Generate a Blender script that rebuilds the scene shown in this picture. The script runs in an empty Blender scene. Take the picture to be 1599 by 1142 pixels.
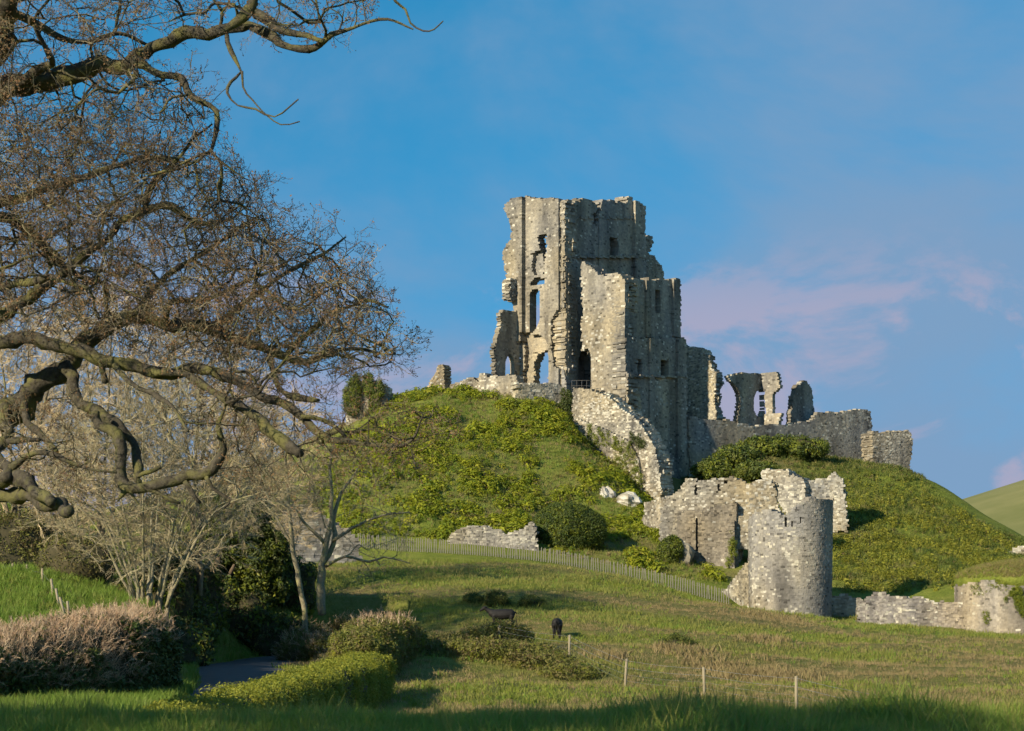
import bpy, math, random
import numpy as np
from mathutils import Vector, Matrix, Euler

# ------------------------------------------------------------------ camera
FPX, CX, HZ = 3080.0, 799.5, 955.0          # focal length, centre column, horizon row (photo pixels, 1599 x 1142)
sc = bpy.context.scene
cam_d = bpy.data.cameras.new('camera'); cam = bpy.data.objects.new('camera', cam_d)
sc.collection.objects.link(cam); sc.camera = cam
cam.location = (0, 0, 0); cam.rotation_euler = (math.radians(90), 0, 0)
cam_d.sensor_width = 36; cam_d.lens = 36 * FPX / 1599
cam_d.shift_y = (HZ - 571) / 1599
cam_d.clip_start = 0.5; cam_d.clip_end = 9000
cam_d.dof.use_dof = True; cam_d.dof.focus_distance = 150; cam_d.dof.aperture_fstop = 7.1

# ------------------------------------------------------------------ world, sun, exposure
SUN_AZ, SUN_EL = 45.0, 25.0                 # degrees left of straight-behind the camera, and height
wd = bpy.data.worlds.new('World'); sc.world = wd; wd.use_nodes = True
nt = wd.node_tree; nt.nodes.clear()
def N(tree, t, **kw):
    n = tree.nodes.new(t)
    for k, v in kw.items():
        if k in ('inp',):
            for a, b in v.items(): n.inputs[a].default_value = b
        else: setattr(n, k, v)
    return n
CLOUD_AT = (3.39, 0.48, 0.76)
def build_world():
    L = nt.links.new
    out = N(nt, 'ShaderNodeOutputWorld'); bg = N(nt, 'ShaderNodeBackground'); bg.inputs[1].default_value = 0.15
    tc = N(nt, 'ShaderNodeTexCoord')
    sep = N(nt, 'ShaderNodeSeparateXYZ'); L(tc.outputs['Generated'], sep.inputs[0])
    # the air is clear: look a little higher into the sky model so that it stays blue near the horizon
    zz = N(nt, 'ShaderNodeMath', operation='MULTIPLY_ADD'); zz.inputs[1].default_value = 0.75; zz.inputs[2].default_value = 0.30
    L(sep.outputs[2], zz.inputs[0])
    cb = N(nt, 'ShaderNodeCombineXYZ'); L(sep.outputs[0], cb.inputs[0]); L(sep.outputs[1], cb.inputs[1]); L(zz.outputs[0], cb.inputs[2])
    nrm = N(nt, 'ShaderNodeVectorMath', operation='NORMALIZE'); L(cb.outputs[0], nrm.inputs[0])
    sky = N(nt, 'ShaderNodeTexSky', sky_type='NISHITA', sun_disc=False)
    sky.sun_elevation = math.radians(SUN_EL); sky.sun_rotation = math.radians(180 + SUN_AZ)
    sky.air_density = 1.0; sky.dust_density = 0.3; sky.ozone_density = 1.6
    L(nrm.outputs[0], sky.inputs[0])
    hs = N(nt, 'ShaderNodeHueSaturation'); hs.inputs['Hue'].default_value = 0.483; hs.inputs['Saturation'].default_value = 1.45; hs.inputs['Value'].default_value = 0.62
    L(sky.outputs[0], hs.inputs['Color'])
    # a broad veil of thin cloud, thicker towards the horizon, with a few brighter puffs low down
    mp = N(nt, 'ShaderNodeMapping'); mp.inputs['Scale'].default_value = (1, 1, 1.7); mp.inputs['Location'].default_value = CLOUD_AT
    L(tc.outputs['Generated'], mp.inputs[0])
    def nz(scale, detail, rough, dist=0.0):
        n = N(nt, 'ShaderNodeTexNoise'); n.inputs['Scale'].default_value = scale; n.inputs['Detail'].default_value = detail; n.inputs['Roughness'].default_value = rough; n.inputs['Distortion'].default_value = dist
        L(mp.outputs[0], n.inputs['Vector']); return n.outputs[0]
    n1, n2 = nz(4.5, 7, .55, .3), nz(8.5, 10, .6, .35)
    def mr(src, a, b, c, d):
        r = N(nt, 'ShaderNodeMapRange', interpolation_type='SMOOTHSTEP')
        for i, v in enumerate((a, b, c, d)): r.inputs[i + 1].default_value = v
        L(src, r.inputs[0]); return r.outputs[0]
    def ma(op, a, b):
        m = N(nt, 'ShaderNodeMath', operation=op)
        for i, v in enumerate((a, b)):
            if isinstance(v, (int, float)): m.inputs[i].default_value = v
            else: L(v, m.inputs[i])
        return m.outputs[0]
    low = mr(sep.outputs[2], 0.0, 0.26, 0.34, 0.0)
    veil = mr(ma('ADD', n1, low), 0.35, 0.76, 0.0, 0.95)
    puff = ma('MULTIPLY', mr(ma('ADD', n2, ma('MULTIPLY', low, 0.30)), 0.565, 0.67, 0.0, 0.72), mr(sep.outputs[2], 0.14, 0.2, 1.0, 0.0))
    m1 = N(nt, 'ShaderNodeMix', data_type='RGBA'); m1.inputs['B'].default_value = (0.76, 1.25, 1.95, 1)
    L(veil, m1.inputs['Factor']); L(hs.outputs[0], m1.inputs['A'])
    m2 = N(nt, 'ShaderNodeMix', data_type='RGBA'); m2.inputs['B'].default_value = (1.6, 1.45, 1.93, 1)
    L(puff, m2.inputs['Factor']); L(m1.outputs['Result'], m2.inputs['A'])
    L(m2.outputs['Result'], bg.inputs[0]); L(bg.outputs[0], out.inputs[0])
build_world()
sun_d = bpy.data.lights.new('sun', 'SUN'); sun = bpy.data.objects.new('sun', sun_d); sc.collection.objects.link(sun)
sun_d.energy = 3.8; sun_d.angle = math.radians(0.6); sun_d.color = (1.0, 0.87, 0.65)
_a, _e = math.radians(SUN_AZ), math.radians(SUN_EL)
SUNV = Vector((math.sin(_a) * math.cos(_e), math.cos(_a) * math.cos(_e), -math.sin(_e)))
sun.rotation_euler = SUNV.to_track_quat('-Z', 'Y').to_euler(); sun.location = (-60, -40, 60)
vs = sc.view_settings; vs.view_transform = 'Standard'; vs.look = 'None'; vs.gamma = 1; vs.use_curve_mapping = False; vs.exposure = 0.9
sc.cycles.use_denoising = True
sc.cycles.max_bounces = 5; sc.cycles.diffuse_bounces = 2; sc.cycles.glossy_bounces = 1; sc.cycles.transmission_bounces = 2; sc.cycles.use_adaptive_sampling = True; sc.cycles.adaptive_threshold = 0.03; sc.cycles.caustics_reflective = False; sc.cycles.caustics_refractive = False

# ------------------------------------------------------------------ helpers
rng = np.random.default_rng(7); random.seed(7)
COL = sc.collection
def P(px, py, D): return np.array([(px - CX) / FPX * D, D, (HZ - py) / FPX * D])
def lx(px, D): return (px - CX) / FPX * D
def proj(p): return CX + FPX * p[..., 0] / p[..., 1], HZ - FPX * p[..., 2] / p[..., 1]

def _hash(ix, iy, iz, seed):
    h = (ix.astype(np.int64) * 374761393 + iy.astype(np.int64) * 668265263 + iz.astype(np.int64) * 2147483647 + seed * 1274126177) & 0xffffffff
    h = ((h ^ (h >> 13)) * 1274126177) & 0xffffffff
    h = ((h ^ (h >> 16)) * 2246822519) & 0xffffffff
    return ((h ^ (h >> 15)) & 0xffff) / 65535.0
def vnoise(x, y, z=0.0, seed=0):
    x, y, z = np.broadcast_arrays(np.asarray(x, float), np.asarray(y, float), np.asarray(z, float))
    x0, y0, z0 = np.floor(x), np.floor(y), np.floor(z)
    fx, fy, fz = x - x0, y - y0, z - z0
    fx, fy, fz = fx * fx * (3 - 2 * fx), fy * fy * (3 - 2 * fy), fz * fz * (3 - 2 * fz)
    r = 0
    for i in (0, 1):
        for j in (0, 1):
            for k in (0, 1):
                w = (fx if i else 1 - fx) * (fy if j else 1 - fy) * (fz if k else 1 - fz)
                r = r + w * _hash(x0 + i, y0 + j, z0 + k, seed)
    return r * 2 - 1
def inpoly(poly, x, y):
    c = np.zeros(np.shape(x), bool); n = len(poly); j = n - 1
    for i in range(n):
        xi, yi = poly[i]; xj, yj = poly[j]
        if yi != yj:
            c ^= ((yi > y) != (yj > y)) & (x < (xj - xi) * (y - yi) / (yj - yi) + xi)
        j = i
    return c

def mesh_np(name, verts, faces, smooth=False):
    """faces: list of (n,k) int arrays"""
    me = bpy.data.meshes.new(name)
    verts = np.asarray(verts, np.float32)
    if not isinstance(faces, (list, tuple)): faces = [faces]
    faces = [np.asarray(f, np.int32) for f in faces if len(f)]
    tot = np.concatenate([np.full(len(f), f.shape[1], np.int32) for f in faces])
    loops = np.concatenate([f.ravel() for f in faces])
    st = np.concatenate([[0], np.cumsum(tot)[:-1]]).astype(np.int32)
    me.vertices.add(len(verts)); me.vertices.foreach_set('co', verts.ravel())
    me.loops.add(len(loops)); me.loops.foreach_set('vertex_index', loops)
    me.polygons.add(len(tot)); me.polygons.foreach_set('loop_start', st)
    me.update(calc_edges=True)
    me.polygons.foreach_set('use_smooth', np.full(len(tot), bool(smooth)))
    return me
def set_col(me, name, rgb):
    a = me.attributes.new(name, 'FLOAT_COLOR', 'POINT')
    c = np.ones((len(rgb), 4), np.float32); c[:, :3] = rgb
    a.data.foreach_set('color', c.ravel())
def link(name, data, parent=None, mat=None, **props):
    o = bpy.data.objects.new(name, data); COL.objects.link(o)
    if parent is not None: o.parent = parent
    if mat is not None and data is not None:
        data.materials.clear(); data.materials.append(mat)
    for k, v in props.items(): o[k] = v
    return o
def thing(name, label, cat, group=None, loc=(0, 0, 0)):
    o = link(name, None, label=label, category=cat)
    o.location = loc; o.empty_display_size = 0.3
    if group: o['group'] = group
    return o

# ------------------------------------------------------------------ materials
MATS = {}
def mat_base(name):
    m = bpy.data.materials.new(name); m.use_nodes = True; t = m.node_tree; t.nodes.clear()
    out = N(t, 'ShaderNodeOutputMaterial'); b = N(t, 'ShaderNodeBsdfPrincipled'); t.links.new(b.outputs[0], out.inputs[0])
    b.inputs['Specular IOR Level'].default_value = 0.25
    MATS[name] = m
    return m, t, b, out
def noise_node(t, scale, detail=4, rough=0.55, coord='Object', stretch=None):
    tc = N(t, 'ShaderNodeTexCoord'); n = N(t, 'ShaderNodeTexNoise')
    n.inputs['Scale'].default_value = scale; n.inputs['Detail'].default_value = detail; n.inputs['Roughness'].default_value = rough
    if stretch:
        mp = N(t, 'ShaderNodeMapping'); mp.inputs['Scale'].default_value = stretch
        t.links.new(tc.outputs[coord], mp.inputs[0]); t.links.new(mp.outputs[0], n.inputs['Vector'])
    else: t.links.new(tc.outputs[coord], n.inputs['Vector'])
    return n
def ramp(t, src, stops):
    r = N(t, 'ShaderNodeValToRGB'); el = r.color_ramp.elements
    while len(el) < len(stops): el.new(0.5)
    for e, (p, c) in zip(el, stops): e.position = p; e.color = (*c, 1)
    t.links.new(src, r.inputs[0]); return r
def mixc(t, fac, a, b, mode='MIX'):
    m = N(t, 'ShaderNodeMix', data_type='RGBA', blend_type=mode)
    for s, v in (('Factor', fac), ('A', a), ('B', b)):
        if isinstance(v, (int, float)): m.inputs[s].default_value = v
        elif isinstance(v, tuple): m.inputs[s].default_value = (*v, 1)
        else: t.links.new(v, m.inputs[s])
    return m.outputs['Result']
def bump(t, b, src, strength, dist):
    n = N(t, 'ShaderNodeBump'); n.inputs['Strength'].default_value = strength; n.inputs['Distance'].default_value = dist
    t.links.new(src, n.inputs['Height']); t.links.new(n.outputs[0], b.inputs['Normal'])

def mk_stone():
    m, t, b, o = mat_base('castle_stone')
    at = N(t, 'ShaderNodeAttribute', attribute_name='col')
    n = noise_node(t, 3.0, 6, 0.65); n2 = noise_node(t, 0.5, 3, 0.6, stretch=(1, 1, 0.25))
    r = ramp(t, n.outputs[0], [(0.3, (0.78, 0.78, 0.78)), (0.7, (1.17, 1.165, 1.15))])
    r2 = ramp(t, n2.outputs[0], [(0.3, (0.52, 0.53, 0.56)), (0.5, (0.95, 0.95, 0.94)), (0.68, (1.18, 1.15, 1.06))])
    c = mixc(t, 1.0, at.outputs['Color'], r.outputs[0], 'MULTIPLY'); c = mixc(t, 1.0, c, r2.outputs[0], 'MULTIPLY')
    t.links.new(c, b.inputs['Base Color']); b.inputs['Roughness'].default_value = 0.95; b.inputs['Specular IOR Level'].default_value = 0.1
    n3 = noise_node(t, 7.0, 5, 0.7); bump(t, b, n3.outputs[0], 0.45, 0.06)
    return m
def mk_simple(name, c1, c2, scale, rough=0.9, bumpd=0.0, stretch=None):
    m, t, b, o = mat_base(name)
    n = noise_node(t, scale, 5, 0.6, stretch=stretch)
    r = ramp(t, n.outputs[0], [(0.3, c1), (0.7, c2)])
    t.links.new(r.outputs[0], b.inputs['Base Color']); b.inputs['Roughness'].default_value = rough
    if bumpd: bump(t, b, n.outputs[0], 0.7, bumpd)
    return m
def mk_leaf(name, cols, trans=0.35, rough=0.6, wscale=None, wcol=None):
    """leaf/blade colour differs from plant to plant"""
    m, t, b, out = mat_base(name)
    oi = N(t, 'ShaderNodeObjectInfo')
    r = ramp(t, oi.outputs['Random'], [(i / (len(cols) - 1), c) for i, c in enumerate(cols)])
    c = r.outputs[0]
    if wscale:
        g = N(t, 'ShaderNodeNewGeometry'); n = N(t, 'ShaderNodeTexNoise'); n.inputs['Scale'].default_value = wscale; n.inputs['Detail'].default_value = 3
        t.links.new(g.outputs['Position'], n.inputs['Vector'])
        rr = ramp(t, n.outputs[0], [(0.42, (0, 0, 0)), (0.62, (1, 1, 1))])
        c = mixc(t, rr.outputs[0], c, wcol)
    t.links.new(c, b.inputs['Base Color']); b.inputs['Roughness'].default_value = rough
    if trans:
        tr = N(t, 'ShaderNodeBsdfTranslucent'); mx = N(t, 'ShaderNodeMixShader'); mx.inputs[0].default_value = trans
        t.links.new(c, tr.inputs[0]); t.links.new(b.outputs[0], mx.inputs[1]); t.links.new(tr.outputs[0], mx.inputs[2]); t.links.new(mx.outputs[0], out.inputs[0])
    return m
def mk_bark(name, base1, base2, lich, moss_amt=0.5):
    m, t, b, o = mat_base(name)
    n = noise_node(t, 9.0, 6, 0.7); n2 = noise_node(t, 2.2, 5, 0.6)
    r = ramp(t, n.outputs[0], [(0.3, base1), (0.7, base2)])
    rr = ramp(t, n2.outputs[0], [(0.62 - moss_amt * 0.3, (0, 0, 0)), (0.72 - moss_amt * 0.2, (1, 1, 1))])
    c = mixc(t, rr.outputs[0], r.outputs[0], lich)
    t.links.new(c, b.inputs['Base Color']); b.inputs['Roughness'].default_value = 0.95
    bump(t, b, n.outputs[0], 1.0, 0.05)
    return m
STONE = mk_stone()
def mk_ground():
    m, t, b, o = mat_base('pasture')
    n1 = noise_node(t, 0.05, 5, 0.6); n2 = noise_node(t, 0.6, 6, 0.65); n3 = noise_node(t, 5.0, 5, 0.7)
    g = ramp(t, n2.outputs[0], [(0.25, (0.1, 0.125, 0.022)), (0.5, (0.155, 0.185, 0.032)), (0.75, (0.23, 0.23, 0.055))])
    d = ramp(t, n1.outputs[0], [(0.48, (0, 0, 0)), (0.62, (1, 1, 1))])
    at = N(t, 'ShaderNodeAttribute', attribute_name='dry')
    dd = N(t, 'ShaderNodeMath', operation='MULTIPLY_ADD', use_clamp=True); t.links.new(d.outputs[0], dd.inputs[0]); dd.inputs[1].default_value = 0.35; t.links.new(at.outputs['Fac'], dd.inputs[2])
    ddn = N(t, 'ShaderNodeMath', operation='MULTIPLY', use_clamp=True); t.links.new(dd.outputs[0], ddn.inputs[0])
    r3 = ramp(t, n3.outputs[0], [(0.3, (0.3, 0.3, 0.3)), (0.65, (1, 1, 1))]); t.links.new(r3.outputs[0], ddn.inputs[1])
    c = mixc(t, ddn.outputs[0], g.outputs[0], (0.17, 0.135, 0.06))
    r4 = ramp(t, n3.outputs[0], [(0.3, (0.75, 0.75, 0.75)), (0.7, (1.2, 1.2, 1.2))])
    c = mixc(t, 1.0, c, r4.outputs[0], 'MULTIPLY')
    t.links.new(c, b.inputs['Base Color']); b.inputs['Roughness'].default_value = 0.95; b.inputs['Specular IOR Level'].default_value = 0.05
    bump(t, b, n3.outputs[0], 1.0, 0.15)
    return m
GROUND = mk_ground()
HILL = mk_simple('downland', (0.13, 0.14, 0.04), (0.2, 0.19, 0.07), 0.06, 0.95)
ROAD = mk_simple('worn_asphalt', (0.045, 0.047, 0.05), (0.075, 0.077, 0.082), 1.5, 0.8, 0.01)
WOOD = mk_simple('weathered_wood', (0.15, 0.135, 0.11), (0.31, 0.285, 0.24), 3.0, 0.9, 0.01, stretch=(1, 1, 0.15))
PALE_WOOD = mk_simple('pale_wood', (0.22, 0.185, 0.12), (0.36, 0.31, 0.21), 4.0, 0.9, 0.01, stretch=(1, 1, 0.15))
WIRE = mk_simple('galvanised_wire', (0.2, 0.2, 0.19), (0.3, 0.3, 0.29), 3.0, 0.45)
IRON = mk_simple('dull_iron', (0.06, 0.06, 0.06), (0.1, 0.1, 0.1), 3.0, 0.6)
HIDE = mk_simple('black_hide', (0.006, 0.006, 0.007), (0.018, 0.016, 0.015), 4.0, 0.7)
OAKBARK = mk_bark('oak_bark', (0.024, 0.02, 0.014), (0.11, 0.097, 0.07), (0.135, 0.128, 0.045), 0.5)
TWIG = mk_leaf('oak_twig', [(0.11, 0.084, 0.055), (0.15, 0.12, 0.078), (0.22, 0.19, 0.1), (0.11, 0.082, 0.06)], 0)
BUD = mk_leaf('oak_bud', [(0.2, 0.11, 0.05), (0.3, 0.175, 0.075), (0.16, 0.09, 0.055)], 0.3)
PALEBARK = mk_bark('pale_bark', (0.17, 0.145, 0.09), (0.33, 0.3, 0.2), (0.32, 0.295, 0.13), 0.4)
TANBARK = mk_bark('tan_bark', (0.12, 0.1, 0.07), (0.26, 0.22, 0.15), (0.24, 0.22, 0.11), 0.4)
PALETWIG = mk_leaf('pale_twig', [(0.27, 0.225, 0.125), (0.36, 0.31, 0.175), (0.25, 0.195, 0.12)], 0)
TANTWIG = mk_leaf('tan_twig', [(0.42, 0.32, 0.18), (0.53, 0.42, 0.24), (0.44, 0.33, 0.19)], 0)
BROWNTWIG = mk_leaf('cut_hedge_twig', [(0.46, 0.3, 0.185), (0.58, 0.45, 0.3), (0.36, 0.23, 0.14), (0.52, 0.36, 0.22)], 0)
HEDGELEAF = mk_leaf('young_hedge_leaf', [(0.22, 0.24, 0.024), (0.3, 0.295, 0.036), (0.16, 0.2, 0.026)], 0.3)
DARKLEAF = mk_leaf('dark_leaf', [(0.035, 0.06, 0.014), (0.065, 0.095, 0.02), (0.1, 0.125, 0.026)], 0.2, 0.5)
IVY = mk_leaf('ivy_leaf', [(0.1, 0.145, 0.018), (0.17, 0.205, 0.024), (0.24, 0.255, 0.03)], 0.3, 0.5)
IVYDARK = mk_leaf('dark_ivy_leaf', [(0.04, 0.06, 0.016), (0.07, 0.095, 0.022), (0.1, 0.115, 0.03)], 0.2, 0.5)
MOUNDLEAF = mk_leaf('mound_herb_leaf', [(0.25, 0.29, 0.02), (0.36, 0.375, 0.026), (0.18, 0.235, 0.02), (0.4, 0.385, 0.036)], 0.45)
STALK = mk_leaf('yellow_green_stalk', [(0.25, 0.26, 0.025), (0.33, 0.31, 0.045), (0.17, 0.2, 0.025)], 0.35)
GRASS = mk_leaf('field_grass', [(0.16, 0.215, 0.028), (0.23, 0.265, 0.036), (0.29, 0.285, 0.075), (0.185, 0.23, 0.03)], 0.4, 0.7, 0.08, (0.27, 0.245, 0.075))
LUSH = mk_leaf('lush_grass', [(0.16, 0.26, 0.035), (0.22, 0.31, 0.05), (0.18, 0.27, 0.035), (0.27, 0.3, 0.07)], 0.4, 0.6)
STRAW = mk_leaf('dry_grass', [(0.25, 0.19, 0.085), (0.34, 0.26, 0.13), (0.22, 0.19, 0.07)], 0.3, 0.8)
SCRUB = mk_leaf('scrub_leaf', [(0.13, 0.14, 0.03), (0.2, 0.2, 0.045), (0.19, 0.14, 0.065), (0.11, 0.14, 0.028)], 0.3)
SLOPE_SHADE = mk_leaf('shade_tinted_slope_grass', [(0.06, 0.1, 0.018), (0.1, 0.14, 0.024), (0.15, 0.17, 0.035)], 0.35, 0.7)  # greens darkened so the grass colour carries the right slope's shade
GORSE = mk_leaf('gorse', [(0.055, 0.08, 0.018), (0.09, 0.115, 0.022), (0.14, 0.15, 0.03)], 0.2)
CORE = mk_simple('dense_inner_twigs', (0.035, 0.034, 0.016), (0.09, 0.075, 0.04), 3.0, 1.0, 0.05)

# ------------------------------------------------------------------ terrain
ctrl = [  # photo column, photo row, distance
 (905,690,220),(931,708,219),(977,742,216.2),(1008,790,214.2),(1036,800,212.5),(1090,880,187.5),(1120,895,186),(1155,915,183),(600,860,182),(840,866,182),(1000,893,182),(1130,919,180),(700,750,197),(700,680,207),(700,622,217),(620,632,217),(600,740,196),(560,690,212),
 (480,760,200),(430,800,195),(300,850,190),(880,686,214),(880,645,219),(800,660,216),(950,750,207),(1000,795,204),(900,790,200),(1040,835,195),
 (1060,752,229),(1150,715,227),(1250,716,228),(1290,735,224),(1200,765,212),(1330,728,228),(1420,742,228),(1450,752,224),(1500,790,216),(1560,838,209),(1599,864,200),
 (1400,850,198),(1310,912,184),(1400,925,182),(1490,915,182),(1350,800,207),(1230,978,169),(1400,990,166),(1590,1000,158),(1140,965,172),
 (700,880,165),(900,895,165),(1050,925,165),(560,880,165),(450,890,165),(1180,972,160),(1400,984,150),(1590,995,146),(700,925,140),(900,930,140),(1100,955,140),
 (700,958,126),(900,962,126),(600,960,122),(1100,975,125),(1300,988,125),(800,1008,104),(1000,1005,104),(650,1015,104),
 (975,1072,77),(1100,1093,70),(1243,1108,61),(1400,1045,95),(1590,1048,95),(1400,1010,120),(1590,1015,120),
 (30,968,74),(60,925,82),(100,892,92),(10,940,80),(10,902,90),(200,940,86),(100,835,118),(350,960,140),(500,930,134),(260,930,110),(300,900,150)]
cp = [P(*c) for c in ctrl]
cp += [np.array(c, float) for c in [
 (0,0,-1.35),(-6,0,-1.35),(6,0,-1.35),(-5,16,-0.93),(0,16,-0.92),(5,16,-0.9),(-2.5,11,-1.02),(2.5,11,-1.02),(-14,12,-1.5),(14,12,-1.2),(0,22,-1.65),(-7,22,-1.8),(8,22,-1.6),(0,30,-2.5),(10,30,-2.5),
 (0,45,-3.05),(10,45,-3.1),(25,45,-3.0),(-8,45,-3.0),(-16,33,-2.4),(-9.4,70,-3.0),(-13.8,98,-3.0),(-15.3,110,-3.0),(-14.5,121,-2.8),(-20,110,-1.8),(-18,95,-1.5),(-5,60,-3.05),(0,60,-3.1),(25,70,-3.1),(40,80,-3.0),
 (-35,76,0),(-17,58,-2.95),(-14,64,-3),(-21,53,-2.9),(-14,50,-3),(-28,55,-2.6),(-16,66,-2.6),(-13,72,-2.6),(-50,90,3),(-45,130,6),(-60,180,9),(-40,210,11),(-60,240,10),(-30,240,15),
 (0,226,25),(8,228,25.4),(4,240,25),(-8,232,24.5),(-14,226,23.8),(20,240,19),(32,240,18.3),(42,242,17.2),(48,236,14.2),(50,245,12.5),(54,233,9.6),(58,224,7.4),(10,255,21),(30,262,15),(-20,255,18),
 (62,235,5.2),(75,230,0),(80,200,1),(75,170,-1.5),(85,260,0),(60,270,4),(20,290,5),(-20,290,6),(60,130,-2),(60,90,-3),(50,30,-3),(-50,30,-1),(-40,0,-1.4),(40,0,-1.4),(0,-20,-1.4),(110,200,-3),(110,80,-3),(-90,80,4),(-90,200,8)]]
cp = np.array(cp)
def _tps(): 
    n = len(cp); d = np.hypot(cp[:, None, 0] - cp[None, :, 0], cp[:, None, 1] - cp[None, :, 1])
    K = np.where(d > 0, d * d * np.log(d + 1e-9), 0) + np.eye(n) * 0.6
    Pm = np.c_[np.ones(n), cp[:, :2]]
    A = np.zeros((n + 3, n + 3)); A[:n, :n] = K; A[:n, n:] = Pm; A[n:, :n] = Pm.T
    return np.linalg.solve(A, np.r_[cp[:, 2], 0, 0, 0])
TW = _tps()
road_c = np.array([(-7.4, 42), (-8.4, 55), (-9.3, 70), (-11.4, 85), (-13.7, 98), (-15.3, 110), (-14.6, 121), (-10.2, 129)], float)
def _resample(pts, step):
    pts = np.asarray(pts, float); t = np.r_[0, np.cumsum(np.linalg.norm(np.diff(pts, axis=0), axis=1))]
    n = max(2, int(t[-1] / step)); s = np.linspace(0, t[-1], n)
    return np.stack([np.interp(s, t, pts[:, i]) for i in range(pts.shape[1])], 1)
def smooth_path(pts, step):
    p = _resample(pts, step)
    for _ in range(int(6 / step) + 2):
        p[1:-1] = (p[:-2] + 2 * p[1:-1] + p[2:]) / 4
    return p
ROADP = smooth_path(road_c, 0.8)
def ground(x, y):
    x, y = np.asarray(x, float), np.asarray(y, float); sh = x.shape; X, Y = x.ravel(), y.ravel()
    z = np.zeros(len(X))
    Xc, Yc = np.clip(X, -88, 108), np.clip(Y, -18, 292)
    for i in range(0, len(X), 20000):
        s = slice(i, i + 20000)
        d = np.hypot(Xc[s, None] - cp[None, :, 0], Yc[s, None] - cp[None, :, 1])
        z[s] = (np.where(d > 0, d * d * np.log(d + 1e-9), 0)) @ TW[:len(cp)] + TW[-3] + TW[-2] * Xc[s] + TW[-1] * Yc[s]
    out = np.hypot(X - Xc, Y - Yc); f = np.exp(-(out / 120) ** 2); z = z * f + (-3) * (1 - f)
    near = (np.abs(Y) < 170) & (Y > 25)
    z += np.where(near, np.clip((Y - 60) / 40, 0, 1) * 0.5 * vnoise(X / 11, Y / 8, 0, 6) + 0.2 * vnoise(X / 4.5, Y / 4.5, 0, 3) + 0.09 * vnoise(X / 1.7, Y / 1.7, 0, 4), 0.05 * vnoise(X / 2, Y / 2, 0, 5))
    z += np.where(Y > 184, 0.45 * vnoise(X / 4.5, Y / 4.5, 0, 8), 0)
    m = (X > -26) & (X < 2) & (Y > 15) & (Y < 140)
    if m.any():
        dr = np.min(np.hypot(X[m, None] - ROADP[None, :, 0], Y[m, None] - ROADP[None, :, 1]), axis=1)
        w = np.clip((4.2 - dr) / 1.6, 0, 1); w = w * w * (3 - 2 * w)
        zr = -3.02 + np.clip((Y[m] - 118) / 12, 0, 1) * 0.5
        z[m] = z[m] * (1 - w) + zr * w
    return z.reshape(sh)
def build_terrain():
    ys = np.r_[np.arange(-40, 6, 4), np.arange(6, 26, 0.4), np.arange(26, 60, 1), np.arange(60, 180, 1.2), np.arange(180, 250, 0.9), np.arange(250, 300, 4), np.geomspace(300, 6000, 26)]
    xp = np.r_[np.arange(0, 12, 0.6), np.arange(12, 62, 1.0), np.geomspace(62, 5000, 28)]
    xs = np.r_[-xp[:0:-1], xp]
    X, Y = np.meshgrid(xs, ys); Z = ground(X, Y)
    v = np.stack([X, Y, Z], -1).reshape(-1, 3); nx, ny = len(xs), len(ys)
    i = np.arange(nx * ny).reshape(ny, nx)
    f = np.stack([i[:-1, :-1], i[:-1, 1:], i[1:, 1:], i[1:, :-1]], -1).reshape(-1, 4)
    me = mesh_np('ground', v, f, True)
    px, py = proj(np.where(v[:, 1:2] > 5, v, [[0, 9e9, 0]]))
    dry = np.clip(0.25 + 0.9 * vnoise(v[:, 0] / 14, v[:, 1] / 8, 0, 21), 0, 1) * ((v[:, 1] > 70) & (v[:, 1] < 172)) + np.clip(1.4 * vnoise(v[:, 0] / 6, v[:, 1] / 5, 0, 22), 0, 1) * (v[:, 1] > 184)
    a = me.attributes.new('dry', 'FLOAT', 'POINT'); a.data.foreach_set('value', dry.astype(np.float32))
    link('ground', me, None, GROUND, kind='structure')
build_terrain()
def build_hill():
    xs = np.linspace(-60, 620, 120); ys = np.linspace(380, 1000, 60); X, Y = np.meshgrid(xs, ys)
    Z = 60 * np.exp(-((X - 240) / 150) ** 2) * np.exp(-((Y - 620) / 150) ** 2) - 4 + 1.2 * vnoise(X / 40, Y / 40, 0, 9)
    v = np.stack([X, Y, Z], -1).reshape(-1, 3); i = np.arange(X.size).reshape(X.shape)
    f = np.stack([i[:-1, :-1], i[:-1, 1:], i[1:, 1:], i[1:, :-1]], -1).reshape(-1, 4)
    link('hill', mesh_np('hill', v, f, True), None, HILL, kind='structure')
build_hill()
def build_road():
    p = ROADP; t = np.gradient(p, axis=0); t /= np.linalg.norm(t, axis=1)[:, None]; nrm = np.stack([t[:, 1], -t[:, 0]], 1)
    offs = np.linspace(-2.3, 2.3, 7)
    v = []
    for k, o in enumerate(offs):
        q = p + nrm * (o + (0.12 * vnoise(p[:, 1] * 0.7, k, 0, 2)[:, None] if k in (0, 6) else 0))
        v.append(np.c_[q, ground(p[:, 0], p[:, 1]) + 0.07 - 0.012 * o * o])
    v = np.array(v); i = np.arange(v.shape[0] * v.shape[1]).reshape(v.shape[:2])
    f = np.stack([i[:-1, :-1], i[:-1, 1:], i[1:, 1:], i[1:, :-1]], -1).reshape(-1, 4)
    link('road', mesh_np('road', v.reshape(-1, 3), f[:, ::-1], True), None, ROAD, kind='structure')
build_road()

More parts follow.
